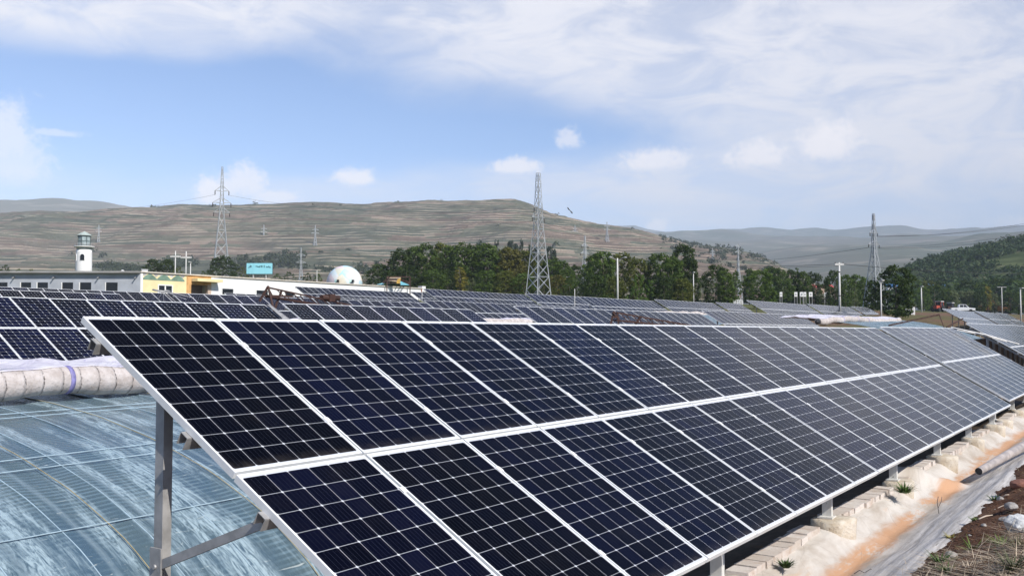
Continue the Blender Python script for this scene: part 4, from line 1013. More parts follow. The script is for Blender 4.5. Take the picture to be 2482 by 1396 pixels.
def pavilion():
    D = 138; p = lambda x, y, d=0: at(x, y, D + d)
    g = gz(*p(968, 690).xy); M_RUST = MATS.setdefault('rust', mat('rusty_steel', (.055, .024, .017), .8, var=.4, vscale=8))
    root = thing('wrecked_pavilion', 'collapsed rusty pavilion with beige, yellow and cyan sheets behind the white roof', 'pavilion', Vector((p(968, 690).x, D, g)))
    mb = MB(); F = [p(938, 671), p(994, 671), p(994, 671, 4), p(938, 671, 4)]
    for i in range(4):
        mb.bar(F[i], F[(i + 1) % 4], .14); mb.bar(F[i], (F[i].x, F[i].y, g), .14)
    mb.bar(p(928, 686), p(945, 671), .14); mb.bar(p(972, 676), p(994, 690), .12); mb.bar(p(990, 690), p(995, 671), .16); mb.bar(p(938, 676), p(990, 683), .12)
    rg = random.Random(3)
    for _ in range(14):
        a = rg.uniform(925, 992); mb.bar(p(a, rg.uniform(672, 690), rg.uniform(0, 3)), p(a + rg.uniform(-16, 16), rg.uniform(672, 690), rg.uniform(0, 3)), .09)
    part('frame', mb, M_RUST, root)
    for nm, pts, col in (('beige_sheet', [(938, 671), (972, 672), (968, 684), (940, 680)], (.58, .45, .34)), ('yellow_sheet', [(963, 677), (971, 674), (970, 687), (961, 687)], (.62, .38, .08)), ('cyan_sheet', [(970, 681), (993, 691), (971, 691)], (.22, .58, .70)), ('blue_sheet', [(912, 690), (932, 684), (930, 690)], (.25, .52, .62))):
        part(nm, MB().prism([p(x, y, -.25 if nm[0] != 'b' else .3) for x, y in pts], Vector((0, .1, 0))), mat(nm, col, .7, var=.15), root)
pavilion()

# ------------------------------------------------------------------ pylons, poles and wires
M_PYLON = mat('pylon_steel', (.44, .455, .46), .55, .35, .4, .12, 2)
M_INSUL = mat('insulator', (.06, .05, .05), .4)
def pylon(px, ytop, D, wbase, label, arms, thick, ybase=None, segs=9, wtop=.07, yaw=.5, waist=.22):
    p = at(px, 690, D); g = gz(p.x, p.y) if ybase is None else at(px, ybase, D).z; zt = at(px, ytop, D).z; H = zt - g; W_ = wbase * D / FPX
    root = thing('pylon', label, 'pylon', (p.x, p.y, g), 'lattice power pylons')
    ax = Vector((math.cos(yaw), math.sin(yaw), 0)); ay = Vector((-ax.y, ax.x, 0)); c0 = Vector((p.x, p.y, g))
    def half(f):                                              # taper: quick to the waist, then slender
        return .5 * W_ * ((1 - f / .62) * (1 - waist) + waist if f < .62 else waist - (waist - wtop) * (f - .62) / .38) / 1.25
    fs = [1 - (1 - i / segs) ** 1.0 for i in range(segs + 1)]
    fs = [f ** .92 for f in fs]
    def cor(f, k): s = half(f); return c0 + Z * (H * f) + ax * (s * (1, -1, -1, 1)[k]) + ay * (s * (1, 1, -1, -1)[k])
    legs = [MB() for _ in range(4)]; br = MB()
    for i in range(segs):
        a, b_ = fs[i], fs[i + 1]; th = thick * (1 - .5 * a)
        for k in range(4):
            legs[k].bar(cor(a, k), cor(b_, k), th)
            j = (k + 1) % 4; t2 = th * .55
            br.bar(cor(a, k), cor(b_, j), t2); br.bar(cor(a, j), cor(b_, k), t2)
            if i % 2 == 1 or a > .55: br.bar(cor(b_, k), cor(b_, j), t2)
    for k in range(4):
        legs[k].bar(cor(0, k) - Z * .6, cor(0, k), thick)
        part('leg', legs[k], M_PYLON, root)
    part('bracing', br, M_PYLON, root)
    tips = []
    for f, ln in arms:
        for sgn in (-1, 1):
            mb = MB(); s = half(f); L_ = ln * W_
            tip = c0 + Z * (H * f - .012 * H * 0) + ax * (sgn * (s + L_))
            for sy in (-1, 1):
                mb.bar(c0 + Z * H * f + ax * sgn * s + ay * s * sy, tip, thick * .5); mb.bar(c0 + Z * H * (f + .035) + ax * sgn * s + ay * s * sy, tip, thick * .45)
            part('cross_arm', mb, M_PYLON, root)
            ib = MB(); q = tip - Z * (.035 * H)
            ib.tube([tip, q], thick * .35, 6)
            for u in np.linspace(.15, .95, 6): ib.tube([tip.lerp(q, u), tip.lerp(q, u + .06)], thick * .75, 8)
            part('insulator', ib, M_INSUL, root); tips.append(q)
    return tips
T1 = pylon(535, 405, 255, 54, 'tall left lattice pylon rising behind the yellow and white building', [(.905, 0), (.80, .24), (.70, .32), (.62, .26)][1:], .21, yaw=.35)
T2 = pylon(1305, 420, 140, 58, 'tall middle lattice pylon in front of the long grove', [(.735, .12), (.66, .20)], .125, yaw=.7, segs=11, waist=.34, wtop=.16)
T3 = pylon(2120, 518, 165, 52, 'lattice pylon left of the very large dark tree', [(.80, .22), (.68, .32)], .135, yaw=.6, segs=10, wtop=.10)
for px, yt, yb, D, w, lb in ((638, 545, 606, 1000, 13, 'faint pylon on the hillside above the billboard'), (763, 546, 616, 950, 15, 'faint pylon on the hillside between billboard and dome'), (237, 545, 602, 1000, 12, 'faint pylon on the hillside right of the lookout tower'),
                             (1394, 546, 600, 1050, 13, 'faint pylon on the hillside just right of the middle pylon'), (1472, 538, 606, 1000, 15, 'faint pylon on the right flank of the terraced hill'), (1728, 602, 650, 900, 12, 'faint pylon on the low end of the terraced hill')):
    pylon(px, yt, D, w, lb, [(.84, .5), (.72, .6)], .42, yb, 7, yaw=.4)
pylon(729, 600, 330, 20, 'slim grey pylon between the billboard and the dome', [(.84, .5), (.7, .5)], .2, None, 8, yaw=.3)
pylon(1418, 572, 260, 34, 'bluish pylon half hidden left of the tall lamp pole clump', [(.84, .3), (.72, .4)], .2, None, 9, yaw=.8)
pylon(1790, 590, 300, 18, 'dark slim pylon between the bright bush and the clump', [(.95, .4), (.85, .5)], .24, None, 9, yaw=.5)

M_CONC = mat('pole_concrete', (.60, .59, .56), .85, var=.12, vscale=1.5)
def pole(px, ytop, D, rad, label, lamp=None, arms=(), name='pole', group='pale poles standing about the field'):
    p = at(px, 700, D); g = gz(p.x, p.y); zt = at(px, ytop, D).z
    root = thing(name, label, name.replace('_', ' '), (p.x, p.y, g), group)
    part('shaft', MB().tube([(p.x, p.y, g - .4), (p.x, p.y, zt)], [rad * .78, rad * .52], 12), M_CONC, root)
    for dz, ln in arms:
        part('cross_arm', MB().bar((p.x - ln, p.y, zt - dz), (p.x + ln, p.y, zt - dz), .24), M_CONC, root)
        for q in (-.9, 0, .9) if len(arms) > 0 else (): part('insulator', MB().lathe((p.x + ln * q, p.y, zt - dz + .07), [(.05, 0), (.09, .1), (.03, .22)], 8), M_INSUL, root)
    if lamp == 'arms':
        for sg in (-1, 1):
            part('lamp_arm', MB().tube([(p.x, p.y, zt - .3), (p.x + sg * .5, p.y - .2, zt - .05), (p.x + sg * .95, p.y - .35, zt + .12)], .045, 6), M_GALV, root)
            part('lamp_head', MB().lathe((p.x + sg * .95, p.y - .35, zt + .02), [(.30, 0), (.24, .10), (.06, .16)], 12), M_GALV, root)
    if lamp == 'cap': part('lamp_head', MB().box((p.x, p.y - .3, zt + .03), (.24, .8, .10)), M_CONC, root)
    if lamp == 'tee': part('lamp_bar', MB().bar((p.x - .9, p.y, zt), (p.x + .9, p.y, zt), .12), M_GALV, root)
    if name == 'utility_pole':
        for q in (.18, .62): part('clamp', MB().tube([(p.x, p.y, zt - q * (zt - g) - .07), (p.x, p.y, zt - q * (zt - g) + .07)], rad * .74, 12), M_INSUL, root)
    return Vector((p.x, p.y, zt))
pole(1497, 626, 126, .17, 'tall white pole with two lamp arms in front of the dark clump', 'arms', name='lamp_pole')
pole(1681, 661, 142, .12, 'short white pole at the right end of the dark clump', 'cap')
UP = pole(2035, 636, 122, .20, 'tall concrete utility pole carrying wires, left of the right pylon', None, [(.25, .55)], name='utility_pole')
pole(2135, 681, 98, .11, 'white pole in front of the left edge of the very large dark tree', 'cap')
pole(2233, 695, 165, .16, 'white pole rising from a weed clump, right of the very large dark tree', 'cap')
pole(2428, 696, 190, .12, 'thin T topped pole between the two excavators', 'tee')
pole(2473, 699, 128, .13, 'white pole on brown soil at the far right', 'cap')
pole(424, 608, 168, .15, 'left one of two crossarm poles beside the left pylon', None, [(1.0, .9)], group='crossarm poles')
pole(450, 609, 160, .15, 'right one of two crossarm poles beside the left pylon', None, [(1.05, .9)], group='crossarm poles')
pole(461, 636, 150, .13, 'dark short stack right of the crossarm poles', 'cap')
pole(768, 655, 175, .09, 'thin pale pole left of the painted dome')
pole(1393, 700, 92, .05, 'thin grey pipe standing between two arrays below the middle pylon')
pole(1023, 706, 100, .045, 'thin grey pipe standing below the white tank')

M_WIRE = mat('wire', (.05, .05, .055), .6)
wire_n = 0
def wire(a, b_, sag, r, label, group='overhead wires'):
    a, b_ = Vector(a), Vector(b_)
    pts = [a.lerp(b_, u) - Z * (sag * 4 * u * (1 - u)) for u in np.linspace(0, 1, 24)]
    return solo('overhead_wire', MB().tube(pts, r * .7, 4), M_WIRE, label, 'wire', tuple((a + b_) / 2), group)
wire(UP - Z * .22, at(1630, 640, 175), .35, .040, 'dark low wire running left from the utility pole')
wire(UP - Z * .22 + Vector((.5, 0, 0)), at(2560, 664, 118), .35, .040, 'dark low wire running right from the utility pole')
wire(UP - Z * .45, at(1630, 643, 178), .35, .030, 'second, thinner low wire running left from the utility pole')
for i, (q, e) in enumerate(((T3[1], (2620, 512)), (T3[0], (2620, 520)), (T3[3], (2620, 546)), (T3[2], (2620, 538)))):
    wire(q, at(e[0], e[1], 190), 1.2, .035, f"{('upper', 'second', 'third', 'lowest')[i]} thin wire from the right pylon to the right edge")
wire(T3[2], at(1690, 618, 620), 3, .05, 'thin wire from the right pylon leftwards along the far mountains')
for i, (q, e) in enumerate(((T1[0], (150, 505)), (T1[2], (150, 520)))): wire(q, at(e[0], e[1], 420), 2, .035, f"{('upper', 'lower')[i]} faint wire leaving the left pylon to the left")
for i, (a, b_) in enumerate(((T1[1], T2[0]), (T1[3], T2[2]))): wire(a, b_, 1.6, .030, f"{('upper', 'lower')[i]} faint wire spanning the left and middle pylons")
for i, (a, e) in enumerate(((T2[1], (1560, 556)), (T2[3], (1560, 562)))): wire(a, at(e[0], e[1], 420), 2.0, .03, f"{('upper', 'lower')[i]} faint wire falling right from the middle pylon")
a = at(1378, 506, 255); solo('wire_damper', MB().tube([a, at(1386, 516, 258)], .09, 6).tube([at(1376, 504, 254), at(1380, 509, 255)], .16, 6).tube([at(1384, 513, 257), at(1387, 517, 258)], .16, 6), M_INSUL, 'short black insulator hanging in the sky right of the middle pylon', 'insulator', tuple(a))

solo('block_wall', MB().prism([P(34.2, .45, -2.6), P(59, .45, -2.6), P(59, .45, -.15), P(34.2, .45, -.35)], N * .3), M_WALL, 'low dark earth wall behind the posts of the ribbed grey array', 'wall', tuple(P(46, .5, -2.3)))
def blockfn(b, p, v):
    br = b.node('ShaderNodeTexBrick'); s_ = b.vm('DOT_PRODUCT', v, tuple(U), 1); z = b.sep(v)[2]
    b.put(br.inputs['Vector'], b.comb(s_, z, 0.0)); br.inputs['Scale'].default_value = 1.0; br.inputs['Brick Width'].default_value = .42; br.inputs['Row Height'].default_value = .21; br.inputs['Mortar Size'].default_value = .012
    br.inputs['Color1'].default_value = (.70, .72, .72, 1); br.inputs['Color2'].default_value = (.55, .58, .59, 1); br.inputs['Mortar'].default_value = (.10, .10, .10, 1)
    b.put(p.inputs['Base Color'], b.mix(b.ramp(b.noise(v, 4, 5), .4, .7, 0, .4), br.outputs[0], (.32, .33, .32))); p.inputs['Roughness'].default_value = .9
M_BLOCK = mat('pale_blocks', fn=blockfn)
solo('block_wall', MB().prism([P(21.6, -.42, -2.4), P(30.6, -.42, -2.4), P(30.6, -.42, -.48), P(21.6, -.42, -.48)], N * .2), M_BLOCK, 'pale block wall glimpsed in the gap right of the foreground array', 'wall', tuple(P(26, -.4, -2.2)))
# ------------------------------------------------------------------ rusty quilt-winding trusses
M_RUST = MATS.setdefault('rust', mat('rusty_steel', (.055, .024, .017), .8, var=.4, vscale=8))
def truss(label, a, b_, depth, legs, th, bays=12, box=None, taper=.35):
    a, b_ = Vector(a), Vector(b_); root = thing('rusty_truss', label, 'winding arm', tuple(a), 'rusty winding arms')
    d = (b_ - a); n = d.cross(Z).normalized(); mb = MB(); prev = None
    for i in range(bays + 1):
        u = i / bays; c = a + d * u; h = depth * (1 - (1 - taper) * u)
        q = (c, c - Z * h + n * h * .35, c - Z * h - n * h * .35)
        if prev:
            for k in range(3): mb.bar(prev[k], q[k], th)
            mb.bar(prev[0], q[1 + i % 2], th * .5); mb.bar(prev[1 + i % 2], q[2 - i % 2], th * .5)
        prev = q
    part('boom', mb, M_RUST, root)
    for p, q in legs: part('leg', MB().bar(p, q, th * 1.15), M_RUST, root)
    if box: part('gearbox', MB().box(box, (.34, .28, .3), (U, N, Z)).tube([Vector(box) - U * .5, Vector(box) + U * .5], .12, 10), M_RUST, root)
    return root
truss('rusty brown lattice boom on an A frame below the white wall', at(650, 697, 36), at(888, 748, 43), .34, [(at(650, 694, 36), at(629, 730, 35.6)), (at(650, 694, 36), at(664, 755, 35.4)), (at(683, 703, 36.9), at(664, 755, 36.2)), (at(640, 716, 35.8), at(708, 719, 37.3))], .055, 14, at(800, 722, 40), .5)
truss('rusty brown lattice boom lying over the blue array', at(1489, 757, 42), at(1680, 790, 45), .34, [(at(1488, 755, 42), at(1478, 795, 41.5)), (at(1496, 756, 42), at(1500, 795, 42)), (at(1552, 768, 43), at(1535, 795, 42.6)), (at(1484, 768, 41.8), at(1500, 770, 42)), (at(1485, 757, 41.8), at(1500, 775, 42))], .06, 14, None, .3)
truss('thin dark winding arm angled above the white quilt roll', at(2276, 761.5, 64), at(2154, 787.5, 60), .07, [(at(2276, 761.5, 64), at(2290, 798, 63)), (at(2262, 764, 63.5), at(2277, 762, 64))], .038, 10, None, .8)
solo('steel_bar', MB().tube([at(2294, 793, 60), at(2334, 772, 64)], .045, 6), M_RUST, 'dark bar leaning against the ribbed grey array', 'bar', tuple(at(2294, 793, 60)))
for i, (x0, y0, x1, y1) in enumerate(((2305, 793, 2470, 834), (2318, 800, 2440, 828))):
    solo('plastic_pipe', MB().tube([at(x0, y0, 31.5), at((x0 + x1) / 2, (y0 + y1) / 2 - 3, 32.6), at(x1, y1, 33)], .018, 8), M_WHITEW, f"{('upper', 'lower')[i]} white pipe leaning on the ribbed array by its near end", 'pipe', tuple(at(x0, y0, 31.5)), 'white leaning pipes')
mb = MB(); c = at(392, 703, 46)
mb.tube([at(370, 702, 46), at(384, 705, 46), at(400, 707, 46)], .05, 6)
for x, y in ((383, 726), (397, 732), (430, 735), (452, 726), (470, 722)): mb.tube([at(395, 705, 46), at(x, y, 46.5)], .018, 5)
mb.tube([at(396, 708, 46), at(400, 704, 46), at(412, 706, 46.3)], .04, 6)
solo('bent_stand', mb, M_GALV, 'bent grey wire frame standing before the yellow wall', 'stand', tuple(c))
t_ = thing('gate_post', 'grey angled sheet post in the gap between the two left arrays', 'post', P(17.3, 16.9, -1.0))
part('sheet', MB().prism([P(17.2, 17.4, .85), P(17.32, 17.4, .85), P(17.5, 16.0, .0), P(17.3, 16.0, -.1)], U * .03), M_GALV, t_); part('foot', MB().bar(P(17.3, 16.9, -1.1), P(17.3, 16.9, .4), .08), M_GALV, t_)

# ------------------------------------------------------------------ small houses and yard things
M_REDR = mat('red_roof', (.42, .06, .05), .7, var=.2); M_BLUER = mat('blue_roof', (.06, .20, .46), .5, var=.15); M_BEIGE = mat('beige_wall', (.52, .36, .26), .9, var=.15)
def house(px, ybase, D, w, h, roofh, wallm, roofm, label, dep=6, name='house', flat=False, z=None):
    p = at(px, ybase, D); g = p.z if z is None else z
    root = thing(name, label, name.replace('_', ' '), (p.x, p.y, g), 'small houses across the valley')
    part('wall', MB().box((p.x, p.y + dep / 2, g + h / 2 - .5), (w, dep, h + 1)), wallm, root)
    o = .35
    A = [(p.x - w / 2 - o, p.y - o, g + h), (p.x - w / 2 - o, p.y + dep + o, g + h), (p.x - w / 2 - o, p.y + dep / 2, g + h + roofh)]
    part('roof', MB().prism(A, (w + 2 * o, 0, 0)), roofm, root)
    k = max(1, int(w / 3))
    for i in range(k):
        x = p.x - w / 2 + w * (i + .5) / k
        part('window', MB().box((x, p.y, g + h * .55), (1.1, .12, 1.1)), M_DARKGL, root)
    return root
house(1998, 722, 420, 8.0, 4.6, 1.3, M_BEIGE, M_REDR, 'red roofed house between the poplar row and the utility pole')
house(2226, 712, 420, 26, 3.0, 1.6, M_WHITEW, M_BLUER, 'long bright blue roofed shed right of the very large dark tree', 10)
house(2254, 714, 430, 14, 2.6, 1.2, M_WHITEW, mat('pale_blue_roof', (.45, .60, .74), .5), 'pale blue roofed shed in the trees', 10)
house(2345, 744, 330, 17, 3.0, .8, M_BEIGE, M_WHITEW, 'low pavilion with a wide white roof behind the pickup', 6)
house(2378, 740, 340, 8, 3.8, .8, M_WHITEW, M_WHITEW, 'white roofed shed beside the yellow cone tree', 6)
house(2290, 747, 320, 9, 2.4, .5, mat('pale_render', (.62, .56, .48), .9, var=.1), M_ROOF, 'cream wall shed behind the red tractor', 5)
house(2440, 738, 330, 4, 4.0, .5, mat('dark_rust', (.06, .035, .03), .9), M_RUST, 'tall dark rusty shed behind the right excavator', 5)
rgh = random.Random(8)
for i, (px, py) in enumerate(((2010, 668), (1986, 660), (2062, 637), (2080, 635), (2100, 640), (2150, 622), (2158, 640), (2125, 652), (2090, 655), (2190, 648), (2052, 650), (1950, 650))):
    py = min(py, 658); D = float(np.interp(py, [618, 662], [2990, 1430])) * .985
    house(px, py, D, rgh.uniform(7, 13), 4.0, 1.6, M_WHITEW, rgh.choice((M_ROOF, M_WHITEW, M_BEIGE)), f"tiny pale village house in the hazy valley, {NTH[i]} of a dozen", 8, 'village_house')
def wallpanel(px, w, i):
    D = 190; p = at(px, 720, D); g = gz(p.x, p.y)
    root = thing('notice_board', f"white notice board by the field path, {NTH[i]} from the left", 'notice board', (p.x, p.y, g), 'white notice boards in a line under the poplars')
    zb = at(px, 719, D).z
    part('board', MB().box((p.x, p.y, zb + .45), (w, .08, .9)), M_WHITEW, root)
    part('mark', MB().box((p.x, p.y - .05, zb + .45), (w * .4, .02, .4)), mat('grey_mark', (.35, .36, .38), .8), root)
    for k in (-.4, .4): part('leg', MB().bar((p.x + w * k, p.y, g - .1), (p.x + w * k, p.y, zb), .08), M_GALV, root)
for i, (px, w) in enumerate(((1893, .5), (1929, .6), (1943, .7), (1951, .5), (1965, .7), (2002, .6))): wallpanel(px, w * 1.0, i)
def fence(px0, px1, D, label, zoff=0):
    a = at(px0, 740, D); b_ = at(px1, 740, D); g = gz(a.x, a.y)
    root = thing('white_fence', label, 'fence', (a.x, a.y, g)); n = 6
    for i in range(n + 1):
        q = a.lerp(b_, i / n); part('post', MB().bar((q.x, q.y, gz(q.x, q.y) - .1), (q.x, q.y, gz(q.x, q.y) + 1.1), .12), M_WHITEW, root)
    for h in (.5, 1.0): part('rail', MB().bar((a.x, a.y, gz(a.x, a.y) + h), (b_.x, b_.y, gz(b_.x, b_.y) + h), .06, .12), M_WHITEW, root)
fence(2196, 2216, 140, 'low white railing between the very large dark tree and the weed clump')
fence(1775, 1800, 215, 'low white railing in the yellow grass gap')

# vehicles beyond the arrays
M_ORMACH = mat('orange_machine', (.27, .12, .03), .55, var=.3); M_TYRE = mat('tyre', (.02, .02, .02), .85); M_REDM = mat('red_machine', (.40, .07, .04), .5, var=.15); M_CARW = mat('white_paint', (.80, .80, .80), .3)
def excavator(px, D, label, boom, lift=0):
    p = at(px, 750, D); g = gz(p.x, p.y) + lift; o = Vector((p.x, p.y, g)); root = thing('excavator', label, 'excavator', tuple(o), 'orange excavators')
    X = Vector((.85, -.52, 0)); Y = Vector((.52, .85, 0)); q = lambda x, y, z: o + X * x + Y * y + Z * z
    for sg in (-1, 1):
        prof = [q(-1.5, sg * 1.1 - .25, .1), q(1.5, sg * 1.1 - .25, .1), q(1.85, sg * 1.1 - .25, .45), q(1.5, sg * 1.1 - .25, .8), q(-1.5, sg * 1.1 - .25, .8), q(-1.85, sg * 1.1 - .25, .45)]
        part('track', MB().prism(prof, Y * .5), M_TYRE, root)
    part('body', MB().box(q(-.5, 0, 1.5), (2.8, 2.3, 1.1), (X, Y, Z)).box(q(-1.5, 0, 1.75), (.9, 2.3, 1.3), (X, Y, Z)), M_ORMACH, root)
    cab = part('cab', MB().prism([q(.1, -1.1, 1.0), q(1.3, -1.1, 1.0), q(1.25, -1.1, 2.2), q(.9, -1.1, 2.9), q(.1, -1.1, 2.9)], Y * 1.0), M_ORMACH, root)
    part('glass', MB().prism([q(.25, -1.13, 1.8), q(1.15, -1.13, 1.8), q(.85, -1.13, 2.75), q(.25, -1.13, 2.75)], Y * .02), M_DARKGL, cab)
    e = q(*boom[0]); f = q(*boom[1]); h = q(*boom[2])
    part('boom', MB().bar(q(.9, .4, 1.4), e, .28, .38), M_ORMACH, root); part('arm', MB().bar(e, f, .22, .28), M_ORMACH, root)
    part('bucket', MB().prism([f + X * .5, f - X * .35, h - X * .5, h + X * .3, h + X * .75 + Z * .3], Y * .9), M_TYRE, root)
    part('ram', MB().tube([q(.9, .7, 1.3), q((.9 + boom[0][0]) / 2, .7, (1.4 + boom[0][2]) / 2 - .3)], .09, 8), M_GALV, root)
excavator(2389, 300, 'left orange excavator with its boom folded, behind the middle pale array', ((1.9, .4, 4.1), (3.2, .4, 2.3), (2.9, .4, 1.2)))
excavator(2436, 290, 'right orange excavator with its boom raised, by the dark rusty shed', ((1.2, .4, 5.0), (2.9, .4, 3.6), (3.0, .4, 2.2)))
def tractor(px, D, label, col, lift=0):
    p = at(px, 750, D); o = Vector((p.x, p.y, gz(p.x, p.y) + lift)); root = thing('tractor', label, 'tractor', tuple(o), 'tractors on the bare soil')
    X = Vector((-.75, -.66, 0)); Y = Vector((.66, -.75, 0)); q = lambda x, y, z: o + X * x + Y * y + Z * z
    for x, r in ((-.8, .75), (1.3, .48)):
        for sg in (-1, 1): part('wheel', MB().tube([q(x, sg * .75 - .2, r), q(x, sg * .75 + .2, r)], r, 18), M_TYRE, root)
    part('body', MB().box(q(.9, 0, 1.15), (1.7, .75, .7), (X, Y, Z)).box(q(-.5, 0, .95), (1.2, .7, .6), (X, Y, Z)), col, root)
    cab = part('cab', MB().box(q(-.55, 0, 2.45), (1.5, 1.4, .12), (X, Y, Z)), M_WHITEW, root)
    mb = MB()
    for x in (-1.2, .1):
        for y in (-.6, .6): mb.bar(q(x, y, 1.1), q(x, y, 2.4), .08)
    for a_, b_ in (((-1.2, -.6), (.1, -.6)), ((.1, -.6), (.1, .6)), ((.1, .6), (-1.2, .6)), ((-1.2, .6), (-1.2, -.6))): mb.bar(q(*a_, 2.36), q(*b_, 2.36), .08)
    part('cab_posts', mb, col, cab); part('glass', MB().box(q(-.55, 0, 1.8), (1.2, 1.15, 1.1), (X, Y, Z)), M_DARKGL, cab)
    part('exhaust', MB().tube([q(1.0, .25, 1.5), q(1.0, .25, 2.3)], .05, 8), M_TYRE, root)
tractor(2275, 222, 'red tractor with a white cab roof on the brown soil', M_REDM)
tractor(2302, 250, 'small dark tractor behind the pale array, left of the white pickup', M_RUST)
def pickup():
    D = 212; p = at(2333, 752, D); o = Vector((p.x, p.y, gz(p.x, p.y) + .1)); root = thing('pickup', 'white double cab pickup behind the pale array', 'pickup', tuple(o))
    X = Vector((.97, -.24, 0)); Y = Vector((.24, .97, 0)); q = lambda x, y, z: o + X * x + Y * y + Z * z
    part('body', MB().prism([q(-2.4, -.85, .5), q(2.4, -.85, .5), q(2.45, -.85, .95), q(1.1, -.85, 1.1), q(-2.4, -.85, 1.1)], Y * 1.7), M_CARW, root)
    cab = part('cab', MB().prism([q(-.9, -.78, 1.1), q(1.2, -.78, 1.1), q(.55, -.74, 1.78), q(-.75, -.74, 1.82)], Y * 1.55), M_CARW, root)
    part('window', MB().prism([q(-.7, -.80, 1.18), q(0, -.80, 1.18), q(0, -.77, 1.70), q(-.62, -.77, 1.72)], Y * .03), M_DARKGL, cab)
    part('window', MB().prism([q(.1, -.80, 1.18), q(.95, -.80, 1.18), q(.48, -.77, 1.68), q(.1, -.77, 1.70)], Y * .03), M_DARKGL, cab)
    for x in (-1.5, 1.5):
        for y in (-.8, .8): part('wheel', MB().tube([q(x, y - .12, .38), q(x, y + .12, .38)], .38, 16), M_TYRE, root)
pickup()

# ------------------------------------------------------------------ the edge of the channel: footings, pavers, stones, weeds
def footfn(b, p, v):
    n = b.noise(v, 5, 6, .65); n2 = b.noise(v, 28, 5, .7); x, y, z = b.sep(v)
    c = b.mix(b.ramp(n, .3, .7), (.52, .42, .30), (.68, .62, .53)); c = b.mix(b.ramp(n2, .60, .72), c, (.20, .15, .11)); c = b.mix(b.ramp(b.m('ADD', z, b.m('MULTIPLY', n, .25)), -1.96, -2.06, 0, .5), c, (.50, .31, .19))
    b.put(p.inputs['Base Color'], c); p.inputs['Roughness'].default_value = .9; b.put(p.inputs['Normal'], b.bump(b.m('ADD', n, n2), .7, .03))
M_FOOT = mat('cast_footing', fn=footfn)
PO = ['first', 'second', 'third', 'fourth', 'fifth', 'sixth', 'seventh', 'eighth', 'ninth']
fs_ = [4.1, 7.3, 10.5, 13.7, 16.9, 19.94, 21.5, 24.6, 27.8]
TF = -(2 * 1.64 + .018 - .36) * math.cos(TILT)
for i, s in enumerate(fs_):
    rgf = random.Random(50 + i); c = P(s + .03, TF + .0, -2.2); mb = MB(); n = 18; vs = []
    prof = [(.205, -.22), (.215, 0), (.22, .10), (.225, .155), (.19, .175), (.05, .18)]
    ph = [rgf.uniform(0, 6.28) for _ in range(3)]
    mb.lathe((c.x, c.y, c.z), prof, n)
    mb.v = [(x + .03 * math.sin(3 * math.atan2(y - c.y, x - c.x) + ph[0]), y + .025 * math.sin(2 * math.atan2(y - c.y, x - c.x) + ph[1]), z + .012 * math.sin(5 * x + ph[2])) for x, y, z in mb.v]
    solo('concrete_footing', mb, M_FOOT, f"stained concrete footing under the {PO[i]} front post, counted from the nearest", 'footing', tuple(c), 'cast footings along the channel')
def paverfn(b, p, v):
    oi = b.node('ShaderNodeObjectInfo'); n = b.noise(v, 9, 6, .65); n2 = b.noise(v, 50, 4, .6)
    c = b.mix(oi.outputs['Random'], (.50, .43, .37), (.66, .60, .55)); c = b.mix(b.ramp(n, .45, .75, 0, .6), c, (.40, .27, .19)); c = b.mix(b.ramp(n2, .62, .72), c, (.22, .18, .15))
    b.put(p.inputs['Base Color'], c); p.inputs['Roughness'].default_value = .9; b.put(p.inputs['Normal'], b.bump(b.m('ADD', n, n2), .5, .015))
M_PAVER = mat('paver', fn=paverfn)
for i in range(8):
    a, b_ = (fs_[i - 1] if i else 1.2) + .42, fs_[i] - .30
    if b_ - a < .6: continue
    if i == 5: b_ -= .0
    root = thing('paver_edging', f"row of pale pavers along the channel edge before the {PO[i]} footing", 'edging', P((a + b_) / 2, -2.35, -2.15), 'paver edging between the footings')
    s = a + .25 * (i % 2); rp = random.Random(i)
    while s < b_:
        mb = MB(); l = .215; zc = -2.075 + rp.uniform(-.008, .008); tc = -2.40 + rp.uniform(-.012, .012) + .03 * math.sin(s * 1.1); r_ = rp.uniform(-.03, .03)
        ux = (U * math.cos(r_) + N * math.sin(r_)); ny = Vector((-ux.y, ux.x, 0)); up = (Z + N * rp.uniform(-.03, .03) + U * rp.uniform(-.02, .02)).normalized()
        mb.box(P(s, tc, zc - .035), (l, .21, .075), (ux, ny, up))
        part('paver', mb, M_PAVER, root); s += .226 + rp.uniform(0, .012)

M_STONE = mat('stone', (.30, .28, .26), .9, var=.35, vscale=6, bump=.8, bscale=14)
M_BAG = mat('woven_bag', (.62, .62, .60), .8, var=.25, vscale=9, bump=.8, bscale=22)
def rock(px, py, r, label, sq=(1, 1, .75), m_=None, seed=0, cat='stone', name='rock'):
    q = gp(px, py, -2.0)
    for _ in range(6): s, t = st(q.x, q.y); q = gp(px, py, bank_z(s, t))
    rg = np.random.default_rng(seed + 90); bm = bmesh.new(); bmesh.ops.create_icosphere(bm, subdivisions=3, radius=1)
    V_ = np.array([v.co[:] for v in bm.verts]); F_ = [[v.index for v in f.verts] for f in bm.faces]; bm.free()
    k = rg.normal(size=(10, 3)); k /= np.linalg.norm(k, axis=1)[:, None]; o = rg.uniform(.62, .95, 10)
    d = np.ones(len(V_))
    for kk, oo in zip(k, o): d = np.minimum(d, oo / np.maximum(V_ @ kk, 1e-3))
    V_ = V_ * d[:, None] * np.array(sq) * r + rg.normal(size=V_.shape) * r * .015
    a = rg.uniform(0, 6.28); V_ = np.stack([V_[:, 0] * math.cos(a) - V_[:, 1] * math.sin(a), V_[:, 0] * math.sin(a) + V_[:, 1] * math.cos(a), V_[:, 2]], 1) + np.array(q) + np.array([0, 0, r * sq[2] * .45])
    mb = MB().add(V_, F_); solo(name, mb, m_ or M_STONE, label, cat, tuple(q), 'stones and bags on the soil bank')
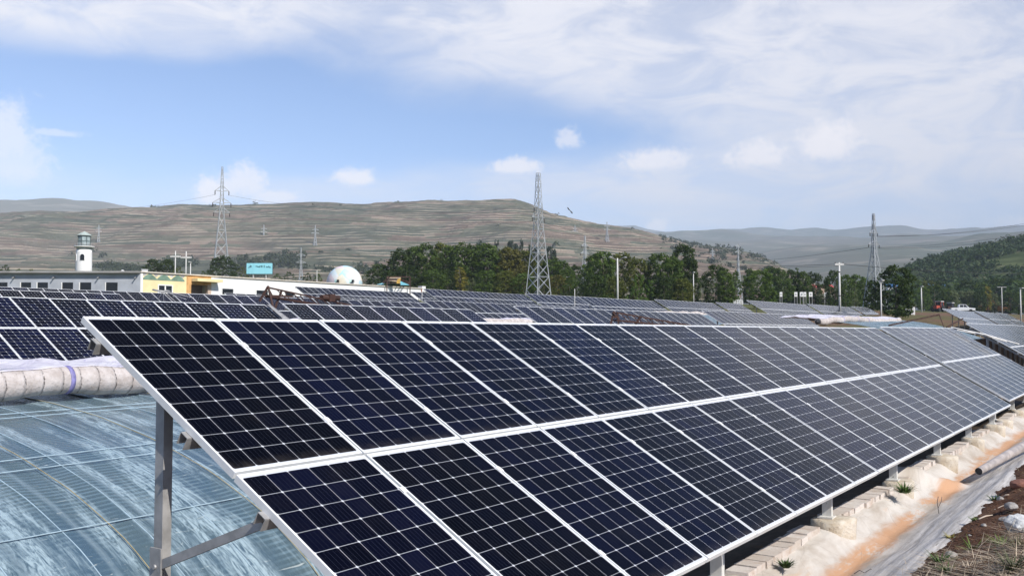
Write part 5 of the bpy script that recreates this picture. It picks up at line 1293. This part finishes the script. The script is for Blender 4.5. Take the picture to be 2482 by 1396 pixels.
rock(2306, 1350, .055, 'dark grey stone beside the straw litter', seed=1)
rock(2472, 1285, .16, 'large pale plastic bag lying at the right edge', (1, .8, .7), M_BAG, 2, 'bag', 'plastic_bag')
rock(2442, 1262, .07, 'flat pale stone left of the plastic bag', (1.3, .8, .45), seed=3)
rock(2452, 1232, .08, 'grey lump above the flat pale stone', (1.2, .9, .6), seed=4)
rock(2385, 1275, .03, 'small white pebble on the bare soil', seed=5)
rock(2470, 1180, .11, 'brown stone at the right edge of the upper bank', (1, 1, .7), M_BRICK, 6)
rock(2425, 1212, .045, 'small tan stone on the upper bank', seed=7)
rock(2350, 1302, .03, 'small grey stone near the yellow grass tuft', seed=8)

def bladefn(b, p, v):
    g = b.node('ShaderNodeNewGeometry'); oi = b.node('ShaderNodeObjectInfo')
    c = b.mix(g.outputs['Random Per Island'], b.mix(1.0, oi.outputs['Color'], (.6, .6, .6), 'MULTIPLY'), b.mix(1.0, oi.outputs['Color'], (1.5, 1.4, 1.3), 'MULTIPLY'))
    b.put(p.inputs['Base Color'], c); p.inputs['Roughness'].default_value = .6; p.inputs['Specular IOR Level'].default_value = .3
M_BLADE = mat('plant_blades', fn=bladefn)
def blade(mb, base, dirv, L, w, bend, seg=4):
    base = Vector(base); d = Vector(dirv).normalized(); side = d.cross(Z)
    if side.length < .05: side = Vector((1, 0, 0))
    side.normalize(); vs = []; p = base.copy(); fs = []
    for i in range(seg + 1):
        u = i / seg; ww = w * (1 - u ** 1.5) * .5 + .0006
        vs += [p - side * ww, p + side * ww]; p = p + d * (L / seg); d = (d - Z * bend / seg).normalized()
    fs = [(2 * i, 2 * i + 1, 2 * i + 3, 2 * i + 2) for i in range(seg)]
    mb.add(vs, fs)
def ground_at(px, py, base=-2.05, on_bank=True):
    q = gp(px, py, base)
    if on_bank:
        for _ in range(6): s, t = st(q.x, q.y); q = gp(px, py, bank_z(s, t) if t < -3.55 else base)
    return q
def weed(px, py, r, n, col, label, base=-2.05, broad=.012, group='weeds by the channel', name='weed'):
    q = ground_at(px, py, base); rg = random.Random(int(px * 7 + py)); mb = MB()
    for _ in range(n):
        a = rg.uniform(0, 6.28); up = rg.uniform(.35, 1.6); o = Vector((math.cos(a), math.sin(a), 0)) * rg.uniform(0, r * .35)
        blade(mb, q + o - Z * .01, (math.cos(a), math.sin(a), up), r * rg.uniform(.6, 1.25), broad * rg.uniform(.6, 1.3), rg.uniform(.3, 1.1))
    o = solo(name, mb, M_BLADE, label, 'plant', tuple(q), group); o.color = (*col, 1); return o
G1, G2, G3 = (.055, .105, .022), (.10, .15, .03), (.21, .19, .045)
weed(2192, 1192, .17, 80, G1, 'leafy green weed against the second footing from the near end', -2.06, .024)
weed(1905, 1372, .10, 90, (.04, .075, .02), 'dark weed in the shade at the near paver end', -2.12, .02)
weed(2280, 1362, .15, 70, G1, 'green tuft at the left edge of the straw', broad=.010)
weed(2358, 1332, .16, 26, G2, 'tall yellow-green grass tuft beside the grey stone', broad=.014)
weed(2305, 1302, .09, 40, G3, 'small yellow weed at the tip of the brown soil', broad=.012)
weed(2298, 1386, .10, 50, G1, 'low green clump in the straw at the bottom edge', broad=.014)
weed(2410, 1212, .11, 40, G1, 'small green weed on the upper soil bank', broad=.014)
weed(2365, 1262, .08, 40, (.07, .12, .035), 'pale green weed beside the dry stalk', broad=.012)
weed(2430, 1322, .13, 60, G2, 'yellow-green tuft under the plastic bag', broad=.010)
weed(2455, 1375, .17, 90, (.06, .075, .03), 'dark tangled weed in the bottom right corner', broad=.008)
weed(2470, 1330, .16, 80, (.075, .08, .035), 'dull green tangle at the right edge below the bag', broad=.008)
weed(2268, 1062, .20, 70, (.03, .06, .015), 'dark weed under the array edge behind the fold', -2.1, .02)
weed(2365, 1022, .22, 60, (.04, .075, .02), 'green weed in the gap near the far footings', -2.1, .02)
weed(2470, 872, .5, 90, (.10, .16, .03), 'bright green plant below the ribbed grey array', -2.0, .05)

def straw():
    rg = random.Random(12); mb = MB()
    n = 0
    while n < 2600:
        px = rg.uniform(2090, 2560); py = rg.uniform(1205, 1440)
        edge = 1340 + (2482 - px) * .06 - max(0, px - 2400) * 1.0
        if py < edge - rg.uniform(0, 26) or px < 2330 - (py - 1330) * 2.0 + rg.uniform(-50, 30): continue
        q = ground_at(px, py, -1.95); a = rg.gauss(.15, .6); d = U * math.cos(a) * -1 + N * math.sin(a) + Vector((.9, .15, 0)) * 1.2; d.z = rg.uniform(-.05, .14); d.normalize()
        blade(mb, q + Z * rg.uniform(.0, .03), d if rg.random() < .5 else -d + Z * .1, rg.uniform(.05, .26), rg.uniform(.003, .007), rg.uniform(-.1, .25), 3); n += 1
    o = setting('straw_litter', mb, M_BLADE, 'stuff'); o.color = (.44, .37, .28, 1)
    mb = MB()
    for _ in range(900):                                       # scattered twigs and grass bits over the soil
        px = rg.uniform(2150, 2560); py = rg.uniform(1120, 1420); q = ground_at(px, py, -1.98); s, t = st(q.x, q.y)
        if t > -3.72: continue
        a = rg.uniform(0, 6.28); blade(mb, q, (math.cos(a), math.sin(a), rg.uniform(-.05, .7)), rg.uniform(.02, .09), rg.uniform(.002, .006), .4, 2)
    o = setting('ground_litter', mb, M_BLADE, 'stuff'); o.color = (.20, .16, .085, 1)
    mb = MB()
    for _ in range(1500):                                      # clods and gravel
        s = rg.uniform(4.5, 20); t = -3.62 - abs(rg.gauss(0, .45)); c = P(s, t, 0); c.z = bank_z(s, t); r = rg.uniform(.006, .026)
        vs = [c + Vector((rg.uniform(.6, 1.2) * r * x, rg.uniform(.6, 1.2) * r * y, rg.uniform(.4, .9) * r * z)) for x, y, z in ((1, 0, 0), (-1, 0, 0), (0, 1, 0), (0, -1, 0), (0, 0, 1), (0, 0, -1))]
        mb.add(vs, [(0, 2, 4), (2, 1, 4), (1, 3, 4), (3, 0, 4), (2, 0, 5), (1, 2, 5), (3, 1, 5), (0, 3, 5)])
    setting('gravel', mb, M_SOIL, 'stuff')
straw()
for i, (x0, y0, x1, y1) in enumerate(((2372, 1262, 2406, 1252), (2430, 1208, 2446, 1202), (2410, 1240, 2448, 1226))):
    a, b_ = ground_at(x0, y0), ground_at(x1, y1)
    solo('dry_stalk', MB().tube([a + Z * .02, a.lerp(b_, .5) + Z * .03, b_ + Z * .02], [.009, .008, .005], 6), mat('dry_stalk%d' % i, (.55, .45, .36), .8), ('pale dry stalk right of the green weed', 'short pale stalk on the upper bank', 'thin dry stalk below the grey lump')[i], 'stalk', tuple(a), 'dry stalks on the soil')
q = gp(2276, 1246, -2.28); mb = MB().tube([q, q + Vector((-.01, 0, .08)), q + Vector((-.02, 0, .15)), q + Vector((0, .01, .22))], .004, 5).tube([q + Vector((-.01, 0, .08)), q + Vector((.03, 0, .16)), q + Vector((.04, 0, .22))], .003, 5)
solo('twig', mb, M_INSUL, 'thin dark forked twig standing in the channel', 'twig', tuple(q))
q = gp(2070, 1390, -2.3); mb = MB().tube([q, q + Vector((.06, .02, .03)), q + Vector((.10, .0, .01)), q + Vector((.17, .03, .04)), q + Vector((.24, 0, .0))], .004, 5)
solo('twig', mb, M_INSUL, 'thin dark bent twig lying in the channel at the bottom edge', 'twig', tuple(q))
def drain_pipe():
    a = gp(2372, 1142, -2.12); b_ = gp(2500, 1072, -1.98)
    root = thing('drain_pipe', 'grey plastic pipe lying in the channel with a dark open end', 'pipe', tuple(a))
    d = (b_ - a).normalized()
    part('tube', MB().tube([a, a.lerp(b_, .5) + Z * .01, b_, b_ + d * .8], [.055, .075, .085, .085], 16, False), mat('pipe_plastic', (.40, .35, .32), .5, var=.25, vscale=5), root)
    part('mouth_shade', MB().tube([a + d * .03, a + d * .06], .05, 14), M_DARKIN, root)  # dark plug paints in the shade inside the open end
drain_pipe()

# ------------------------------------------------------------------ haze in the valley air
def haze():
    m_ = bpy.data.materials.new('haze'); m_.use_nodes = True; b = NB(m_.node_tree); b.n.clear()
    out = b.node('ShaderNodeOutputMaterial'); v = b.node('ShaderNodeVolumePrincipled')
    v.inputs['Color'].default_value = (.76, .87, 1.0, 1); v.inputs['Density'].default_value = 1.6e-4; v.inputs['Anisotropy'].default_value = -0.35
    b.l.new(v.outputs[0], out.inputs['Volume'])
    mb = MB().box((0, 0, 355), (19000, 19000, 730)); o = setting('haze', mb, m_, 'stuff'); o.display_type = 'WIRE'
haze()
